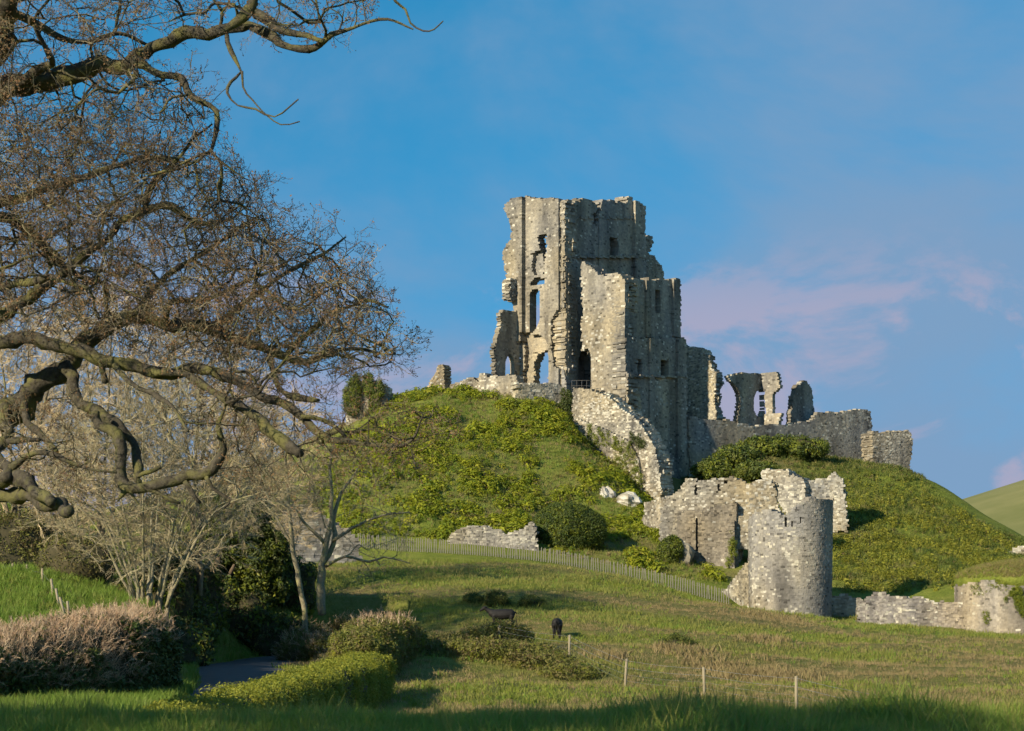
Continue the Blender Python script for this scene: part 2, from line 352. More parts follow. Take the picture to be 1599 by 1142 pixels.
# ------------------------------------------------------------------ masonry: walls laid stone by stone
class Plane:
    def __init__(s, p0, p1, lean=0.0):
        s.o = np.array([lx(*p0), p0[1]]); e = np.array([lx(*p1), p1[1]]); s.L = np.linalg.norm(e - s.o); s.t = (e - s.o) / s.L
        n = np.array([s.t[1], -s.t[0]])
        s.n = n if n[1] < 0 else -n            # towards the camera
        s.lean = lean
    def uz(s, px, py):
        k = (px - CX) / FPX; u = (k * s.o[1] - s.o[0]) / (s.t[0] - k * s.t[1]); return u, (HZ - py) / FPX * (s.o[1] + u * s.t[1])
    def world(s, u, z, w):
        xy = s.o + u[..., None] * s.t - w[..., None] * s.n
        return np.concatenate([xy, z[..., None]], -1)
class Cyl:
    def __init__(s, pxc, Df, R, zt=0, flare=0.0):
        s.R = R; s.c = np.array([lx(pxc, Df + R), Df + R]); s.Df = Df; s.zt = zt; s.fl = flare; s.pxc = pxc
    def uz(s, px, py):
        sn = np.clip((lx(px, s.c[1]) - s.c[0]) / s.R, -1, 1); ph = math.asin(sn)
        return s.R * ph, (HZ - py) / FPX * (s.Df + s.R * (1 - math.cos(ph)))
    def world(s, u, z, w):
        r = s.R - w + s.fl * np.clip(s.zt - z, 0, 99); ph = u / s.R
        return np.stack([s.c[0] + r * np.sin(ph), s.c[1] - r * np.cos(ph), z], -1)

QUADS = np.array([[0, 1, 2, 3], [4, 7, 6, 5], [0, 4, 5, 1], [3, 2, 6, 7], [0, 3, 7, 4], [1, 5, 6, 2]])
SEED = [100]
def masonry(parent, fr, poly, T, holes=(), relief=(), h=0.3, ln=(0.3, 0.7), layer=0.6, rag=0.22, jit=0.018, base=(0.33, 0.29, 0.215), base2=(0.25, 0.225, 0.175),
            lichen=0.06, lich_polys=(), name='masonry', ext=None, var=0.13, ashlar=()):
    SEED[0] += 1; sd = SEED[0]; r = np.random.default_rng(sd)
    def cv(pl): return [fr.uz(*p) for p in pl]
    pl = cv(poly) if not ext else list(ext)
    hs = [(cv(x[0]), x[1], x[2], x[3] if len(x) > 3 else 0.06) for x in holes]
    rl = [(cv(x[0]), x[1]) for x in relief]
    lp = [(cv(x[0]), x[1]) for x in lich_polys]; ap = [cv(x) for x in ashlar]
    A = np.array(pl); u0, z0 = A.min(0) - 0.6; u1, z1 = A.max(0) + 0.6
    def front(u, z):
        w = np.zeros(u.shape)
        for p, o in rl: w = np.where(inpoly(p, u, z), o, w)
        return w
    def inside(u, z, w):
        a = rag * (1.0 * vnoise(u * 0.9, z * 0.9, w * 0.9, sd) + 0.8 * vnoise(u * 2.3, z * 2.3, w * 1.6, sd + 1))
        b = rag * (1.0 * vnoise(u * 0.9, z * 0.9, w * 0.9, sd + 2) + 0.8 * vnoise(u * 2.3, z * 2.3, w * 1.6, sd + 3))
        k = inpoly(pl, u + a, z + b) & (w >= front(u, z) - 0.01) & (w < T)
        for p, wa, wb, rg in hs:
            s = rg / max(rag, 1e-6)
            k &= ~(inpoly(p, u + a * s, z + b * s) & (w > wa) & (w < wb))
        return k
    def cuts(zz):          # stones end at the edges of pilasters and openings
        o = []
        for p in [x[0] for x in hs if x[3] < 0.1] + [x[0] for x in rl]:
            for a, b2 in zip(p, p[1:] + p[:1]):
                if (a[1] > zz) != (b2[1] > zz): o.append(a[0] + (b2[0] - a[0]) * (zz - a[1]) / (b2[1] - a[1]))
        o = sorted(x for x in o if u0 < x < u1); k = []
        for x in o:
            if not k or x - k[-1] > 0.08: k.append(x)
        return np.array(k)
    C = []
    z = z0
    while z < z1:
        hh = h * r.uniform(0.78, 1.22); n = int((u1 - u0) / ln[0]) + 4
        le = r.uniform(ln[0], ln[1], n); b = u0 - r.uniform(0, ln[1]) + np.r_[0, np.cumsum(le)]
        fz = cuts(z + hh / 2)
        if len(fz):
            b = b[np.min(np.abs(b[:, None] - fz[None]), axis=1) > ln[0] * 0.5]; b = np.sort(np.r_[b, fz])
        b = b[:np.searchsorted(b, u1) + 1]
        uc = (b[1:] + b[:-1]) / 2; du = (b[1:] - b[:-1]) / 2
        C.append(np.stack([uc, np.full(len(uc), z + hh / 2), du, np.full(len(uc), hh / 2)], 1)); z += hh
    C = np.concatenate(C)
    wf = front(C[:, 0], C[:, 1]); rows = []
    nl = int(math.ceil((T - wf.min()) / layer))
    for k in range(nl):
        wa = wf + k * layer; ok = wa < T - 0.05
        rows.append(np.c_[C[ok], (wa + layer / 2)[ok], np.full(ok.sum(), layer / 2)])
    C = np.concatenate(rows); u, zc, du, dz, w, dw = C.T
    ins = inside(u, zc, w); C = C[ins]; u, zc, du, dz, w, dw = C.T
    eu = inside(u - 2 * du, zc, w) & inside(u + 2 * du, zc, w) & inside(u, zc + 2 * dz, w)
    ew = inside(u, zc, w - 2 * dw) & inside(u, zc, w + 2 * dw) & inside(u, zc - 2 * dz, w)
    ex = ~(eu & ew); brk = ~eu
    C = C[ex]; brk = brk[ex]; u, zc, du, dz, w, dw = C.T; n = len(C)
    sg = np.array([[-1, -1, -1], [1, -1, -1], [1, 1, -1], [-1, 1, -1], [-1, -1, 1], [1, -1, 1], [1, 1, 1], [-1, 1, 1]], float)
    j = np.where(brk, jit * 2.0, jit)[:, None, None]
    q = sg[None] * (np.stack([du, dz, dw], 1)[:, None, :] + 0.012) + r.uniform(-1, 1, (n, 8, 3)) * j
    q[:, :4, 2] += r.normal(0, 1, (n, 1)) * j[:, 0] * 0.9          # face of the stone stands in or out
    U, Z, W = u[:, None] + q[..., 0], zc[:, None] + q[..., 1], w[:, None] + q[..., 2]
    v = fr.world(U, Z, W)
    f = (np.arange(n)[:, None, None] * 8 + QUADS[None]).reshape(-1, 4)
    me = mesh_np(name, v.reshape(-1, 3), f)
    # each stone's own colour
    m = r.uniform(0, 1, (n, 1)); c = np.array(base) * m + np.array(base2) * (1 - m)
    c *= (1 + var * r.normal(0, 1, (n, 1))).clip(0.5, 1.55)
    st = vnoise(u * 0.9, zc * 0.16, 0, sd + 7)[:, None]; c *= 1 + 0.3 * st
    wm = vnoise(u * 0.25, zc * 0.25, 1, sd + 9)[:, None]; c *= 1 + np.array([0.12, 0.06, -0.08]) * wm
    pr = np.full(n, lichen) * (1 + 1.5 * vnoise(u * 0.5, zc * 0.5, 2, sd + 4)).clip(0, 4) * np.where(brk, 1.8, 1)
    for p, o in lp: pr = np.where(inpoly(p, u + 0.3 * vnoise(u, zc * 2, 0, 5), zc), o, pr)
    for p in ap: c = np.where(inpoly(p, u, zc)[:, None], c * np.array([0.8, 0.8, 0.85]), c); pr = np.where(inpoly(p, u, zc), .02, pr)
    wh = r.uniform(0, 1, n) < pr; c[wh] = np.array([0.52, 0.49, 0.41]) * r.uniform(0.6, 1.1, (wh.sum(), 1))
    dk = r.uniform(0, 1, n) < 0.05; c[dk] *= 0.5
    set_col(me, 'col', np.repeat(c.clip(0.02, 0.8), 8, axis=0))
    return link(name, me, parent, STONE, kind='stuff')

# the keep stands turned 40 degrees: lit faces look left, shaded faces look right
TA = np.array([math.cos(math.radians(40)), -math.sin(math.radians(40))]); TB = np.array([math.sin(math.radians(40)), math.cos(math.radians(40))])
def on_ray(px, D): return np.array([lx(px, D), D])
def plane_dir(px, D, t, L):
    a = on_ray(px, D); b = a + np.array(t) * L; return Plane((px, D), (CX + FPX * b[0] / b[1], b[1]))
def at_plane(fr, px):
    u, _ = fr.uz(px, 500); q = fr.o + u * fr.t; return q
ASH = dict(h=0.2, ln=(0.2, 0.42), jit=0.006, base=(0.31, 0.278, 0.218), base2=(0.235, 0.214, 0.177), var=0.065)
RUB = dict(h=0.17, ln=(0.16, 0.38), jit=0.017, lichen=0.1, base=(0.31, 0.275, 0.21), base2=(0.225, 0.203, 0.162), var=0.13)
def build_keep():
    k = thing('castle_keep', 'tall ruined stone keep with window openings on top of the green mound', 'castle keep')
    A = plane_dir(880, 225, -TA, 13)
    masonry(k, A, [(806,602),(812,560),(808,520),(806,480),(797,470),(796,462),(797,430),(791,410),(791,395),(797,384),(803,375),(802,360),(797,342),(792,328),(796,318),(803,312),(815,310),(822,308),(862,310),(876,313),(884,314),(884,640),(806,640)], 1.25,
        holes=[([(841,366),(854,366),(854,392),(853,412),(845,411),(843,390),(840,384)], -9, 9, 0.12), ([(827,449),(829,440),(836,434),(851,434),(850,446),(840,445),(832,446)], -9, 9, 0.12),
               ([(827,458),(832,451),(838,450),(843,454),(843,500),(838,512),(832,520),(827,520)], -9, 9, 0.05), ([(832,600),(834,566),(840,552),(848,547),(856,551),(860,560),(860,600)], -9, 9, 0.12),
               ([(818,600),(819,560),(823,548),(830,552),(829,600)], -9, 0.5, 0.2), ([(829,396),(850,392),(851,428),(831,432)], -9, 0.35, 0.25), ([(880,398),(890,398),(890,500),(881,505)], -9, 0.5, 0.35),
               ([(866,490),(884,480),(884,585),(868,575)], -9, 0.2, 0.3), ([(818,522),(846,520),(862,538),(862,550),(830,552),(818,560)], -9, 0.35, 0.35)],
        relief=[([(790,300),(820,300),(820,533),(790,533)], -0.62), ([(861,300),(876.2,300),(876.2,640),(861,640)], -0.5), ([(879.5,300),(890,300),(890,640),(879.5,640)], -0.3), ([(852,395),(861,395),(861,640),(852,640)], -0.15)],
        rag=0.2, lichen=0.03, **ASH)
    B = plane_dir(880, 225, TB, 14.6)
    masonry(k, B, [(879,312),(892,315),(905,316),(906,311),(922,311),(926,317),(935,318),(941,315),(943,313),(960,314),(978,318),(980,307),(987,308),(989,315),(1000,319),(1004,326),(1004,640),(879,640)], 1.6,
        holes=[([(952,371),(964,371),(967,385),(964,400),(952,400)], -9, 0.9), ([(926,334),(932,334),(932,350),(926,352)], -9, 0.5, 0.15), ([(930,300),(936,300),(936,330),(932,336)], -9, 0.35, 0.15), ([(903,612),(903,560),(908,548),(914,543),(925,543),(925,612)], -9, 1.2)],
        relief=[([(870,300),(897,300),(897,700),(870,700)], -0.4), ([(934,318),(945,318),(945,470),(934,470)], -0.18), ([(988,300),(1010,300),(1010,640),(988,640)], -0.4), ([(897,339.5),(988,339.5),(988,342),(897,342)], -0.12), ([(870,401),(1010,401),(1010,403.5),(870,403.5)], -0.5)],
        rag=0.12, lichen=0.03, **ASH)
    pb = at_plane(B, 908)
    pb = pb + np.array([-math.sin(math.radians(40)), -math.cos(math.radians(40))]) * 2.5
    Cp = plane_dir(CX + FPX * pb[0] / pb[1], pb[1], TA, 8.5)
    masonry(k, Cp, [(908,408),(916,412),(926,420),(935,432),(943,433),(950,428),(958,428),(963,425),(972,432),(975,438),(972,452),(976,462),(973,500),(976,545),(975,570),(979,590),(978,760),(908,760)], 2.6,
        holes=[([(908,640),(908,556),(911,548),(915,543),(920,546),(923,556),(923,612)], -9, 2.4), ([(966,452),(978,448),(978,470),(970,470)], -9, 0.6, 0.3)], rag=0.2, lichen=0.07, **ASH)
    Q = Cp.o + Cp.t * Cp.uz(974, 500)[0]
    Dp = plane_dir(CX + FPX * Q[0] / Q[1], Q[1], TB, 10.2)
    masonry(k, Dp, [(974,440),(978,437),(992,436),(1010,439),(1011,434),(1019,437),(1024,440),(1030,436),(1045,437),(1057,435),(1059,440),(1060,526),(1065,532),(1066,600),(1067,700),(1071,765),(974,775)], 1.4,
        holes=[([(981,448),(993,448),(993,474),(982,475)], -9, 9), ([(1023,452),(1031,452),(1032,488),(1023,490)], -9, 9), ([(987,561),(999,561),(999,586),(987,586)], -9, 2.5), ([(1028,562),(1041,562),(1041,588),(1028,588)], -9, 2.5)],
        relief=[([(960,529),(1080,529),(1080,790),(960,790)], -0.3), ([(1007,430),(1014,430),(1014,527),(1007,527)], -0.25), ([(1049,430),(1061,430),(1061,527),(1049,527)], -0.3), ([(974,430),(980,430),(980,527),(974,527)], -0.15),
                ([(1009,529),(1016,529),(1016,720),(1009,720)], -0.55), ([(1052,529),(1068,529),(1068,720),(1052,720)], -0.6), ([(960,587),(1080,587),(1080,590),(960,590)], -0.7), ([(960,716),(1080,716),(1080,790),(960,790)], -0.75)],
        rag=0.1, lichen=0.05, **ASH)
    S = plane_dir(996, 237, TB, 6)
    masonry(k, S, [(996,450),(1003,372),(1010,373),(1018,370),(1020,383),(1013,396),(1022,399),(1028,412),(1036,420),(1038,438),(1038,460),(996,460)], 1.4, rag=0.3, **RUB | dict(lichen=0.03))
    pl = at_plane(A, 813)
    Lp = plane_dir(CX + FPX * pl[0] / pl[1], pl[1], -TB, 5.0)
    masonry(k, Lp, [(773,600),(774,560),(771,548),(778,530),(782,510),(783,492),(790,484),(808,486),(811,478),(813,478),(813,640),(773,640)], .55,
        holes=[([(789,640),(789,566),(793,555),(796,552),(801,558),(803,566),(803,640)], -9, 9)], rag=0.25, lichen=0.03, **ASH)
    fr = plane_dir(806, 228.6, -TB, 1.2)
    masonry(k, fr, [(796,466),(797,437),(806,436),(806,464),(802,470)], 1.0, rag=0.15, **RUB)
    return A, B, Cp
KA, KB, KC = build_keep()
def ruin(name, label, cat, fr, poly, T, **kw):
    o = thing(name, label, cat); masonry(o, fr, poly, T, **kw); return o
def build_ruins():
    F = ruin('retaining_wall', 'pale stone terrace wall at the foot of the keep with greyer right half', 'wall', plane_dir(746, 225.5, TA, 6.2),
        [(747,600),(748,584),(757,582),(763,589),(772,586),(790,587),(806,586),(808,592),(808,690),(746,690)], 1.5, rag=0.15, lichen=0.12, **ASH)
    f2 = Plane((807, 220.4), (884, 223.6))
    masonry(F, f2, [(807,594),(815,600),(850,598),(870,599),(884,604),(882,640),(876,700),(807,700)], 1.4, rag=0.12, h=0.24, ln=(0.25, .5), lichen=0.16, base=(.36,.34,.29), base2=(.24,.23,.2))
    ruin('stair_wall', 'sloping white-flecked rubble stair wall falling down the mound below the keep', 'wall', plane_dir(893, 222, TA, 14),
        [(894,607),(922,609),(940,614),(953,623),(974,641),(996,658),(1008,675),(1022,700),(1028,720),(1031,745),(1034,770),(1033,800),(1000,810),(940,780),(894,720)], 2.6, rag=0.18,
        relief=[([(890,600),(905,655),(950,672),(985,690),(1000,720),(1006,790),(1040,800),(1040,650),(960,600)], 0.0), ([(880,655),(905,655),(950,672),(985,690),(1000,720),(1006,800),(880,800)], -0.35)], **RUB | dict(lichen=0.22))
    ruin('hall_wall', 'high ruined wall end right behind the keep, upper half sunlit', 'wall', plane_dir(1052, 246, TA, 8),
        [(1052,538),(1066,541),(1083,542),(1101,546),(1107,557),(1111,575),(1120,586),(1121,598),(1116,607),(1117,636),(1125,656),(1125,690),(1052,690)], 1.4, rag=0.18, **RUB | dict(lichen=0.1, base=(0.42,.37,.26)))
    g = thing('arcade', 'ruined arcade with a pointed arch between two piers on the skyline', 'arcade')
    masonry(g, plane_dir(1128, 232.0, TB, 8.6), [(1138,587),(1143,584),(1160,584),(1192,584),(1194,666),(1152,666),(1153,656),(1155,640),(1156,628),(1154,612),(1147,600),(1141,595)], .75,
        holes=[([(1177,641),(1177,622),(1181,612),(1187,606),(1192,612),(1193,640),(1188,652),(1182,650)], -9, 9)], rag=0.12, **ASH)
    masonry(g, plane_dir(1188, 238.4, TA, 3.8), [(1187,583),(1205,582),(1212,582),(1214,590),(1217,596),(1215,607),(1211,614),(1212,643),(1217,647),(1217,666),(1194,666),(1195,650),(1193,607),(1189,600)], .7,
        holes=[([(1206,646),(1206,616),(1211,609),(1218,606),(1218,646)], -9, 0.5)], rag=0.14, **ASH | dict(lichen=.1))
    ruin('wall_stub', 'pointed shaded stub of broken wall right of the arcade', 'wall', plane_dir(1224, 238.0, TB, 6.2),
        [(1234,660),(1236,640),(1239,618),(1243,604),(1250,598),(1256,593),(1260,596),(1267,609),(1270,630),(1274,652),(1275,668),(1233,668)], .85, rag=0.15, **ASH)
    ruin('curtain_wall', 'long grey curtain wall along the mound top right of the keep', 'wall', Plane((1100, 230), (1364, 246)),
        [(1077,652),(1085,652),(1100,655),(1138,657),(1178,664),(1225,663),(1260,658),(1272,654),(1278,645),(1300,642),(1305,648),(1310,643),(1335,641),(1351,639),(1360,643),(1362,672),(1364,745),(1280,770),(1077,790)], .8, rag=0.14, lichen=0.1, **ASH)
    ruin('tower_fragment', 'leaning block of broken wall at the right end of the curtain wall', 'ruin', Plane((1362, 239), (1427, 241.5)),
        [(1363,675),(1380,676),(1393,674),(1419,672),(1424,679),(1424,704),(1419,740),(1416,760),(1400,760),(1363,745)], 2.4, rag=0.16, **RUB)
    m = thing('gatehouse_ruin', 'broken sunlit wall with a dark doorway beside the big round tower', 'ruin')
    M = Plane((1030, 190.5), (1216, 187.5))
    masonry(m, M, [(1030,800),(1040,782),(1050,774),(1060,766),(1064,756),(1070,749),(1084,748),(1086,753),(1098,750),(1115,747),(1118,751),(1123,745),(1143,746),(1154,748),(1164,756),(1177,751),(1203,751),(1209,758),(1211,779),(1216,800),(1216,960),(1140,960),(1030,900)], 1.8,
        holes=[([(1156,905),(1156,858),(1172,858),(1172,905)], -9, 1.7, 0.03), ([(1089.5,811),(1092.3,811),(1092.3,861),(1089.5,861)], -9, 0.6, 0.0), ([(1086,753),(1089,753),(1090,775),(1086,778)], -9, .7, .15), ([(1118,752),(1122,752),(1122,768),(1118,770)], -9, .7, .15), ([(1130,750),(1136,750),(1136,757),(1130,757)], -9, .6, .05)],
        relief=[([(1062,800),(1085,799),(1105,798),(1118,790),(1140,783),(1152,786),(1156,960),(1030,960),(1050,835)], -0.95), ([(1085,810),(1089.5,810),(1089.5,870),(1085,870)], -1.25), ([(1137,825),(1150,812),(1152,960),(1130,960)], -1.5), ([(1152,806),(1172,806),(1172,858),(1152,858)], -0.7)],
        ashlar=[[(1062,800),(1152,786),(1150,900),(1050,900)]], rag=0.18, **RUB | dict(lichen=.13))
    masonry(m, Plane((1000, 196), (1052, 191)), [(1005,786),(1020,782),(1040,776),(1052,774),(1052,850),(1030,842),(1005,815)], 1.5, rag=.2, **RUB)
    masonry(m, Plane((1096, 182), (1174, 174.5)), [(1100,922),(1128,925),(1140,912),(1150,900),(1165,878),(1174,872),(1174,985),(1150,972),(1128,955),(1100,938)], 1.2, rag=.2, **RUB | dict(lichen=.3))
    b = ruin('fallen_masonry', 'white-topped slab of fallen wall behind the gatehouse ruin', 'ruin', Plane((1184, 203), (1258, 200)),
        [(1186,738),(1200,734),(1230,735),(1236,743),(1248,747),(1258,752),(1258,810),(1225,800),(1205,770)], 2.0, rag=.2, **RUB | dict(lichen=.35))
    ruin('fallen_masonry', 'square dark-faced block of fallen wall between round tower and green slope', 'ruin', Plane((1248, 201), (1324, 200)),
        [(1250,760),(1256,752),(1289,747),(1300,738),(1306,737),(1314,752),(1319,767),(1322,800),(1322,830),(1250,830)], 1.8, rag=.16, **RUB | dict(lichen=.25, base=(.3,.29,.26)))
    t = thing('round_tower', 'big round ruined tower with white lichen, tallest in front of the mound', 'tower')
    RT = Cyl(1234, 170, 3.72, 10.2, -0.012)
    masonry(t, RT, [(1160,1000),(1168.5,850),(1170,818),(1178,802),(1190,795),(1206,800),(1213,803),(1222,800),(1232,793),(1243,786),(1252,781),(1260,778),(1275,779),(1289,778),(1300,780),(1310,1000)], 1.3,
        ext=[(-6.2,-3),(-6.2,8.0),(-4.9,8.4)] + [RT.uz(*p) for p in [(1178,802),(1190,795),(1206,800),(1213,804),(1222,801),(1232,793),(1243,786),(1252,781),(1260,778),(1275,779),(1289,778),(1297,780)]] + [(6.4,9.8),(6.6,-3)],
        holes=[([(1214,948),(1250,946),(1252,990),(1212,990)], -9, .12, .12), ([(1216,806),(1220,806),(1220,822),(1216,822)], -9, .5, .05), ([(1226,812),(1229,812),(1229,822),(1226,822)], -9, .5, .05), ([(1239,806),(1242,806),(1242,816),(1239,816)], -9, .5, .05)],
        lich_polys=[([(1214,815),(1236,815),(1240,870),(1232,905),(1212,900)], .42), ([(1170,800),(1212,800),(1205,870),(1190,990),(1168,990)], .13), ([(1214,948),(1252,946),(1252,990),(1212,990)], .35)],
        rag=0.13, h=0.17, ln=(.17, .4), jit=.012, lichen=.03, base=(.3, .275, .235), base2=(.255, .235, .2), var=.07)
    c = thing('courtyard_wall', 'low rubble wall at the field edge between the two towers', 'wall')
    masonry(c, Plane((1341, 169), (1514, 167.5)), [(1341,940),(1354,933),(1362,929),(1368,924),(1380,926),(1390,931),(1408,931),(1425,934),(1440,934),(1458,940),(1464,942),(1471,938),(1478,943),(1500,942),(1514,944),(1514,1010),(1341,1010)], 1.1,
        holes=[([(1350.5,934),(1352,934),(1352,1010),(1350.5,1010)], -9, .3, 0), ([(1407.5,934),(1409,934),(1409,1000),(1407.5,1000)], -9, .3, 0), ([(1463.5,944),(1465,944),(1465,985),(1463.5,985)], -9, .3, 0)], rag=.12, **RUB | dict(lichen=.1, base=(.33, .29, .235), base2=(.22, .195, .17)))
    masonry(c, Plane((1296, 174.5), (1346, 174.5)), [(1296,932),(1320,930),(1346,936),(1346,1010),(1296,1010)], 1.1, rag=.12, **RUB | dict(lichen=.12, base=(.33,.31,.27)))
    t2 = thing('bastion_tower', 'broad grass-capped round tower cut off by the right frame edge', 'tower')
    T2 = Cyl(1606, 163, 6.2, 3, 0)
    masonry(t2, T2, [(1489,1020),(1490,918),(1500,912),(1512,909),(1535,905),(1560,904),(1600,904),(1700,906),(1723,930),(1723,1020)], 1.6, ext=[(-11,-4),(-11,2.1),(-9.4,2.2)] + [T2.uz(*p) for p in [(1491,918),(1500,912),(1512,909),(1535,905),(1560,904),(1600,904),(1680,905)]] + [(9.4,2.2),(11,2),(11,-4)],
        rag=.1, h=.17, ln=(.2, .45), jit=.012, lichen=.02, base=(.31, .275, .225), base2=(.265, .235, .195), var=.07)
    ruin('wall_stub', 'thin stone finger standing alone on the mound top left of the keep', 'wall', plane_dir(666, 228, TA, 2.4), [(667,604),(672,596),(677,586),(681,578),(682,570),(690,569),(693,574),(694,620),(667,620)], .9, rag=.08, **RUB | dict(lichen=.05, base=(.36,.3,.21)))
    ruin('broken_wall', 'low ragged wall between the stone finger and the keep terrace', 'wall', Plane((694, 227), (752, 225.5)), [(694,606),(704,600),(712,597),(722,596),(730,591),(742,593),(750,600),(752,640),(694,640)], 1.2, rag=.25, **RUB)
    ruin('standing_wall', 'grey stone wall behind the two slender bare trees, left edge sunlit', 'wall', Plane((432, 168.5), (564, 171)), [(432,900),(434,828),(440,808),(450,794),(462,790),(480,792),(494,802),(515,812),(530,822),(548,832),(562,845),(564,900)], 1.5, rag=.16, h=.25, lichen=.1, base=(.34,.31,.27), base2=(.26,.24,.215))
    ruin('rubble_wall', 'low grey rubble wall behind the paling fence left of the round bush', 'wall', Plane((700, 183.6), (838, 183.2)), [(702,836),(715,828),(728,824),(745,821),(762,824),(775,829),(790,833),(808,829),(820,824),(827,814),(833,816),(838,830),(838,870),(702,870)], 1.6, rag=.14, **RUB | dict(lichen=.1, base=(.36,.34,.3), base2=(.2,.19,.18)))
    ruin('rubble_wall', 'whitish patch of broken wall on the mound behind the oak twigs', 'wall', Plane((596, 199.5), (656, 199)), [(598,748),(610,738),(625,734),(645,738),(655,748),(655,775),(598,775)], 1.5, rag=.3, **RUB | dict(lichen=.5))
    ruin('rubble_wall', 'white rubble bit at the foot of the slope by the right edge', 'wall', Plane((1575, 199), (1630, 198)), [(1577,862),(1585,856),(1600,854),(1630,858),(1630,885),(1577,880)], 1.5, rag=.15, **RUB | dict(lichen=.6))
    iv = ruin('ivy_tower', 'rocky stump of wall capped with dark ivy at the mound left end', 'ruin', Plane((540, 219), (602, 217)), [(542,720),(541,640),(544,606),(560,596),(586,596),(597,612),(600,640),(601,690),(601,720)], 3.0, rag=.25, **RUB | dict(lichen=.4))
    return F, t2, iv
RF, RT2, RIV = build_ruins()

# ------------------------------------------------------------------ scattering (leaf sprays, tufts, twigs)
def scatter_tree(name, nvar):
    g = bpy.data.node_groups.new(name, 'GeometryNodeTree')
    g.interface.new_socket('Geometry', in_out='INPUT', socket_type='NodeSocketGeometry')
    g.interface.new_socket('Geometry', in_out='OUTPUT', socket_type='NodeSocketGeometry')
    return g
def scatter(obj_name, parent, pts, rot, scl, srcs, mat=None, **props):
    """one object that repeats a few small source meshes over many points; the sources themselves stand on the first points"""
    pts = np.asarray(pts, np.float32); rot = np.asarray(rot, np.float32); scl = np.asarray(scl, np.float32)
    k = len(srcs)
    me = bpy.data.meshes.new(obj_name); me.vertices.add(len(pts) - k); me.vertices.foreach_set('co', pts[k:].ravel())
    a = me.attributes.new('rot', 'FLOAT_VECTOR', 'POINT'); a.data.foreach_set('vector', rot[k:].ravel())
    a = me.attributes.new('scl', 'FLOAT', 'POINT'); a.data.foreach_set('value', scl[k:].ravel())
    a = me.attributes.new('idx', 'INT', 'POINT'); a.data.foreach_set('value', rng.integers(0, k, len(pts) - k).astype(np.int32))
    o = link(obj_name, me, parent, None, **props)
    g = scatter_tree(obj_name + '_nodes', k); L = g.links.new
    gi = N(g, 'NodeGroupInput'); go = N(g, 'NodeGroupOutput'); iop = N(g, 'GeometryNodeInstanceOnPoints')
    jn = N(g, 'GeometryNodeJoinGeometry')
    for i, m in enumerate(srcs):
        so = link(props.get('src_name', m.name.split('.')[0]), m, o)
        so.location = pts[i]; so.rotation_euler = rot[i]; so.scale = [scl[i]] * 3
        oi = N(g, 'GeometryNodeObjectInfo'); oi.inputs['Object'].default_value = so; oi.inputs['As Instance'].default_value = True
        L(oi.outputs['Geometry'], jn.inputs[0])
    def na(n, t):
        x = N(g, 'GeometryNodeInputNamedAttribute', data_type=t); x.inputs['Name'].default_value = n; return x.outputs['Attribute']
    L(gi.outputs[0], iop.inputs['Points']); L(jn.outputs[0], iop.inputs['Instance']); iop.inputs['Pick Instance'].default_value = True
    L(na('idx', 'INT'), iop.inputs['Instance Index']); L(na('rot', 'FLOAT_VECTOR'), iop.inputs['Rotation']); L(na('scl', 'FLOAT'), iop.inputs['Scale'])
    L(iop.outputs[0], go.inputs[0])
    md = o.modifiers.new('scatter', 'NODES'); md.node_group = g
    return o
def dir_rot(d, roll=None):
    """euler angles turning +Z to d, with a random roll"""
    d = np.asarray(d, float); n = len(d); out = np.empty((n, 3)); r = rng.uniform(0, 6.283, n)
    for i in range(n):
        q = Vector(d[i]).to_track_quat('Z', 'Y') @ Matrix.Rotation(r[i], 3, 'Z').to_quaternion()
        out[i] = q.to_euler()
    return out
def yaw_rot(n, tilt=0.15): return np.c_[rng.normal(0, tilt, n), rng.normal(0, tilt, n), rng.uniform(0, 6.283, n)]
def grass_src(name, blades, h, spread, w, mat, lean=0.5, segs=2):
    V, F = [], []
    for b in range(blades):
        a = rng.uniform(0, 6.283); rr = spread * math.sqrt(rng.uniform(0, 1)); x, y = rr * math.cos(a), rr * math.sin(a)
        hh = h * rng.uniform(0.5, 1.1); la = rng.uniform(0, 6.283); ln = lean * hh * rng.uniform(0.2, 1); wa = rng.uniform(0, 3.14); ww = w * rng.uniform(.6, 1.2)
        i = len(V)
        for s in range(segs):
            t = s / segs; q = (x + math.cos(la) * ln * t * t, y + math.sin(la) * ln * t * t, hh * t); e = ww * (1 - 0.5 * t)
            V += [(q[0] - e * math.cos(wa), q[1] - e * math.sin(wa), q[2]), (q[0] + e * math.cos(wa), q[1] + e * math.sin(wa), q[2])]
        V.append((x + math.cos(la) * ln, y + math.sin(la) * ln, hh))
        for s in range(segs - 1): F += [(i + 2 * s, i + 2 * s + 1, i + 2 * s + 3), (i + 2 * s, i + 2 * s + 3, i + 2 * s + 2)]
        F.append((i + 2 * segs - 2, i + 2 * segs - 1, len(V) - 1))
    m = mesh_np(name, V, np.array(F)); m.materials.append(mat); return m
def leaf_src(name, n, r, size, mat, flat=1.0, up=0.3, hollow=0.0):
    """a clump of n folded leaves within radius r"""
    V, F = [], []
    for i in range(n):
        d = rng.normal(0, 1, 3); d /= np.linalg.norm(d); q = d * r * (hollow + (1 - hollow) * rng.uniform(0, 1) ** 0.4); q[2] *= flat
        nn = d + np.array([0, 0, up]) + rng.normal(0, 0.5, 3); nn /= np.linalg.norm(nn)
        a = np.cross(nn, rng.normal(0, 1, 3)); a /= np.linalg.norm(a); b = np.cross(nn, a); s = size * rng.uniform(.6, 1.3)
        k = len(V); V += [q - a * s, q + b * s * .45 + nn * s * .15, q + a * s, q - b * s * .45 + nn * s * .15]; F += [(k, k + 1, k + 2), (k, k + 2, k + 3)]
    m = mesh_np(name, V, np.array(F)); m.materials.append(mat); return m
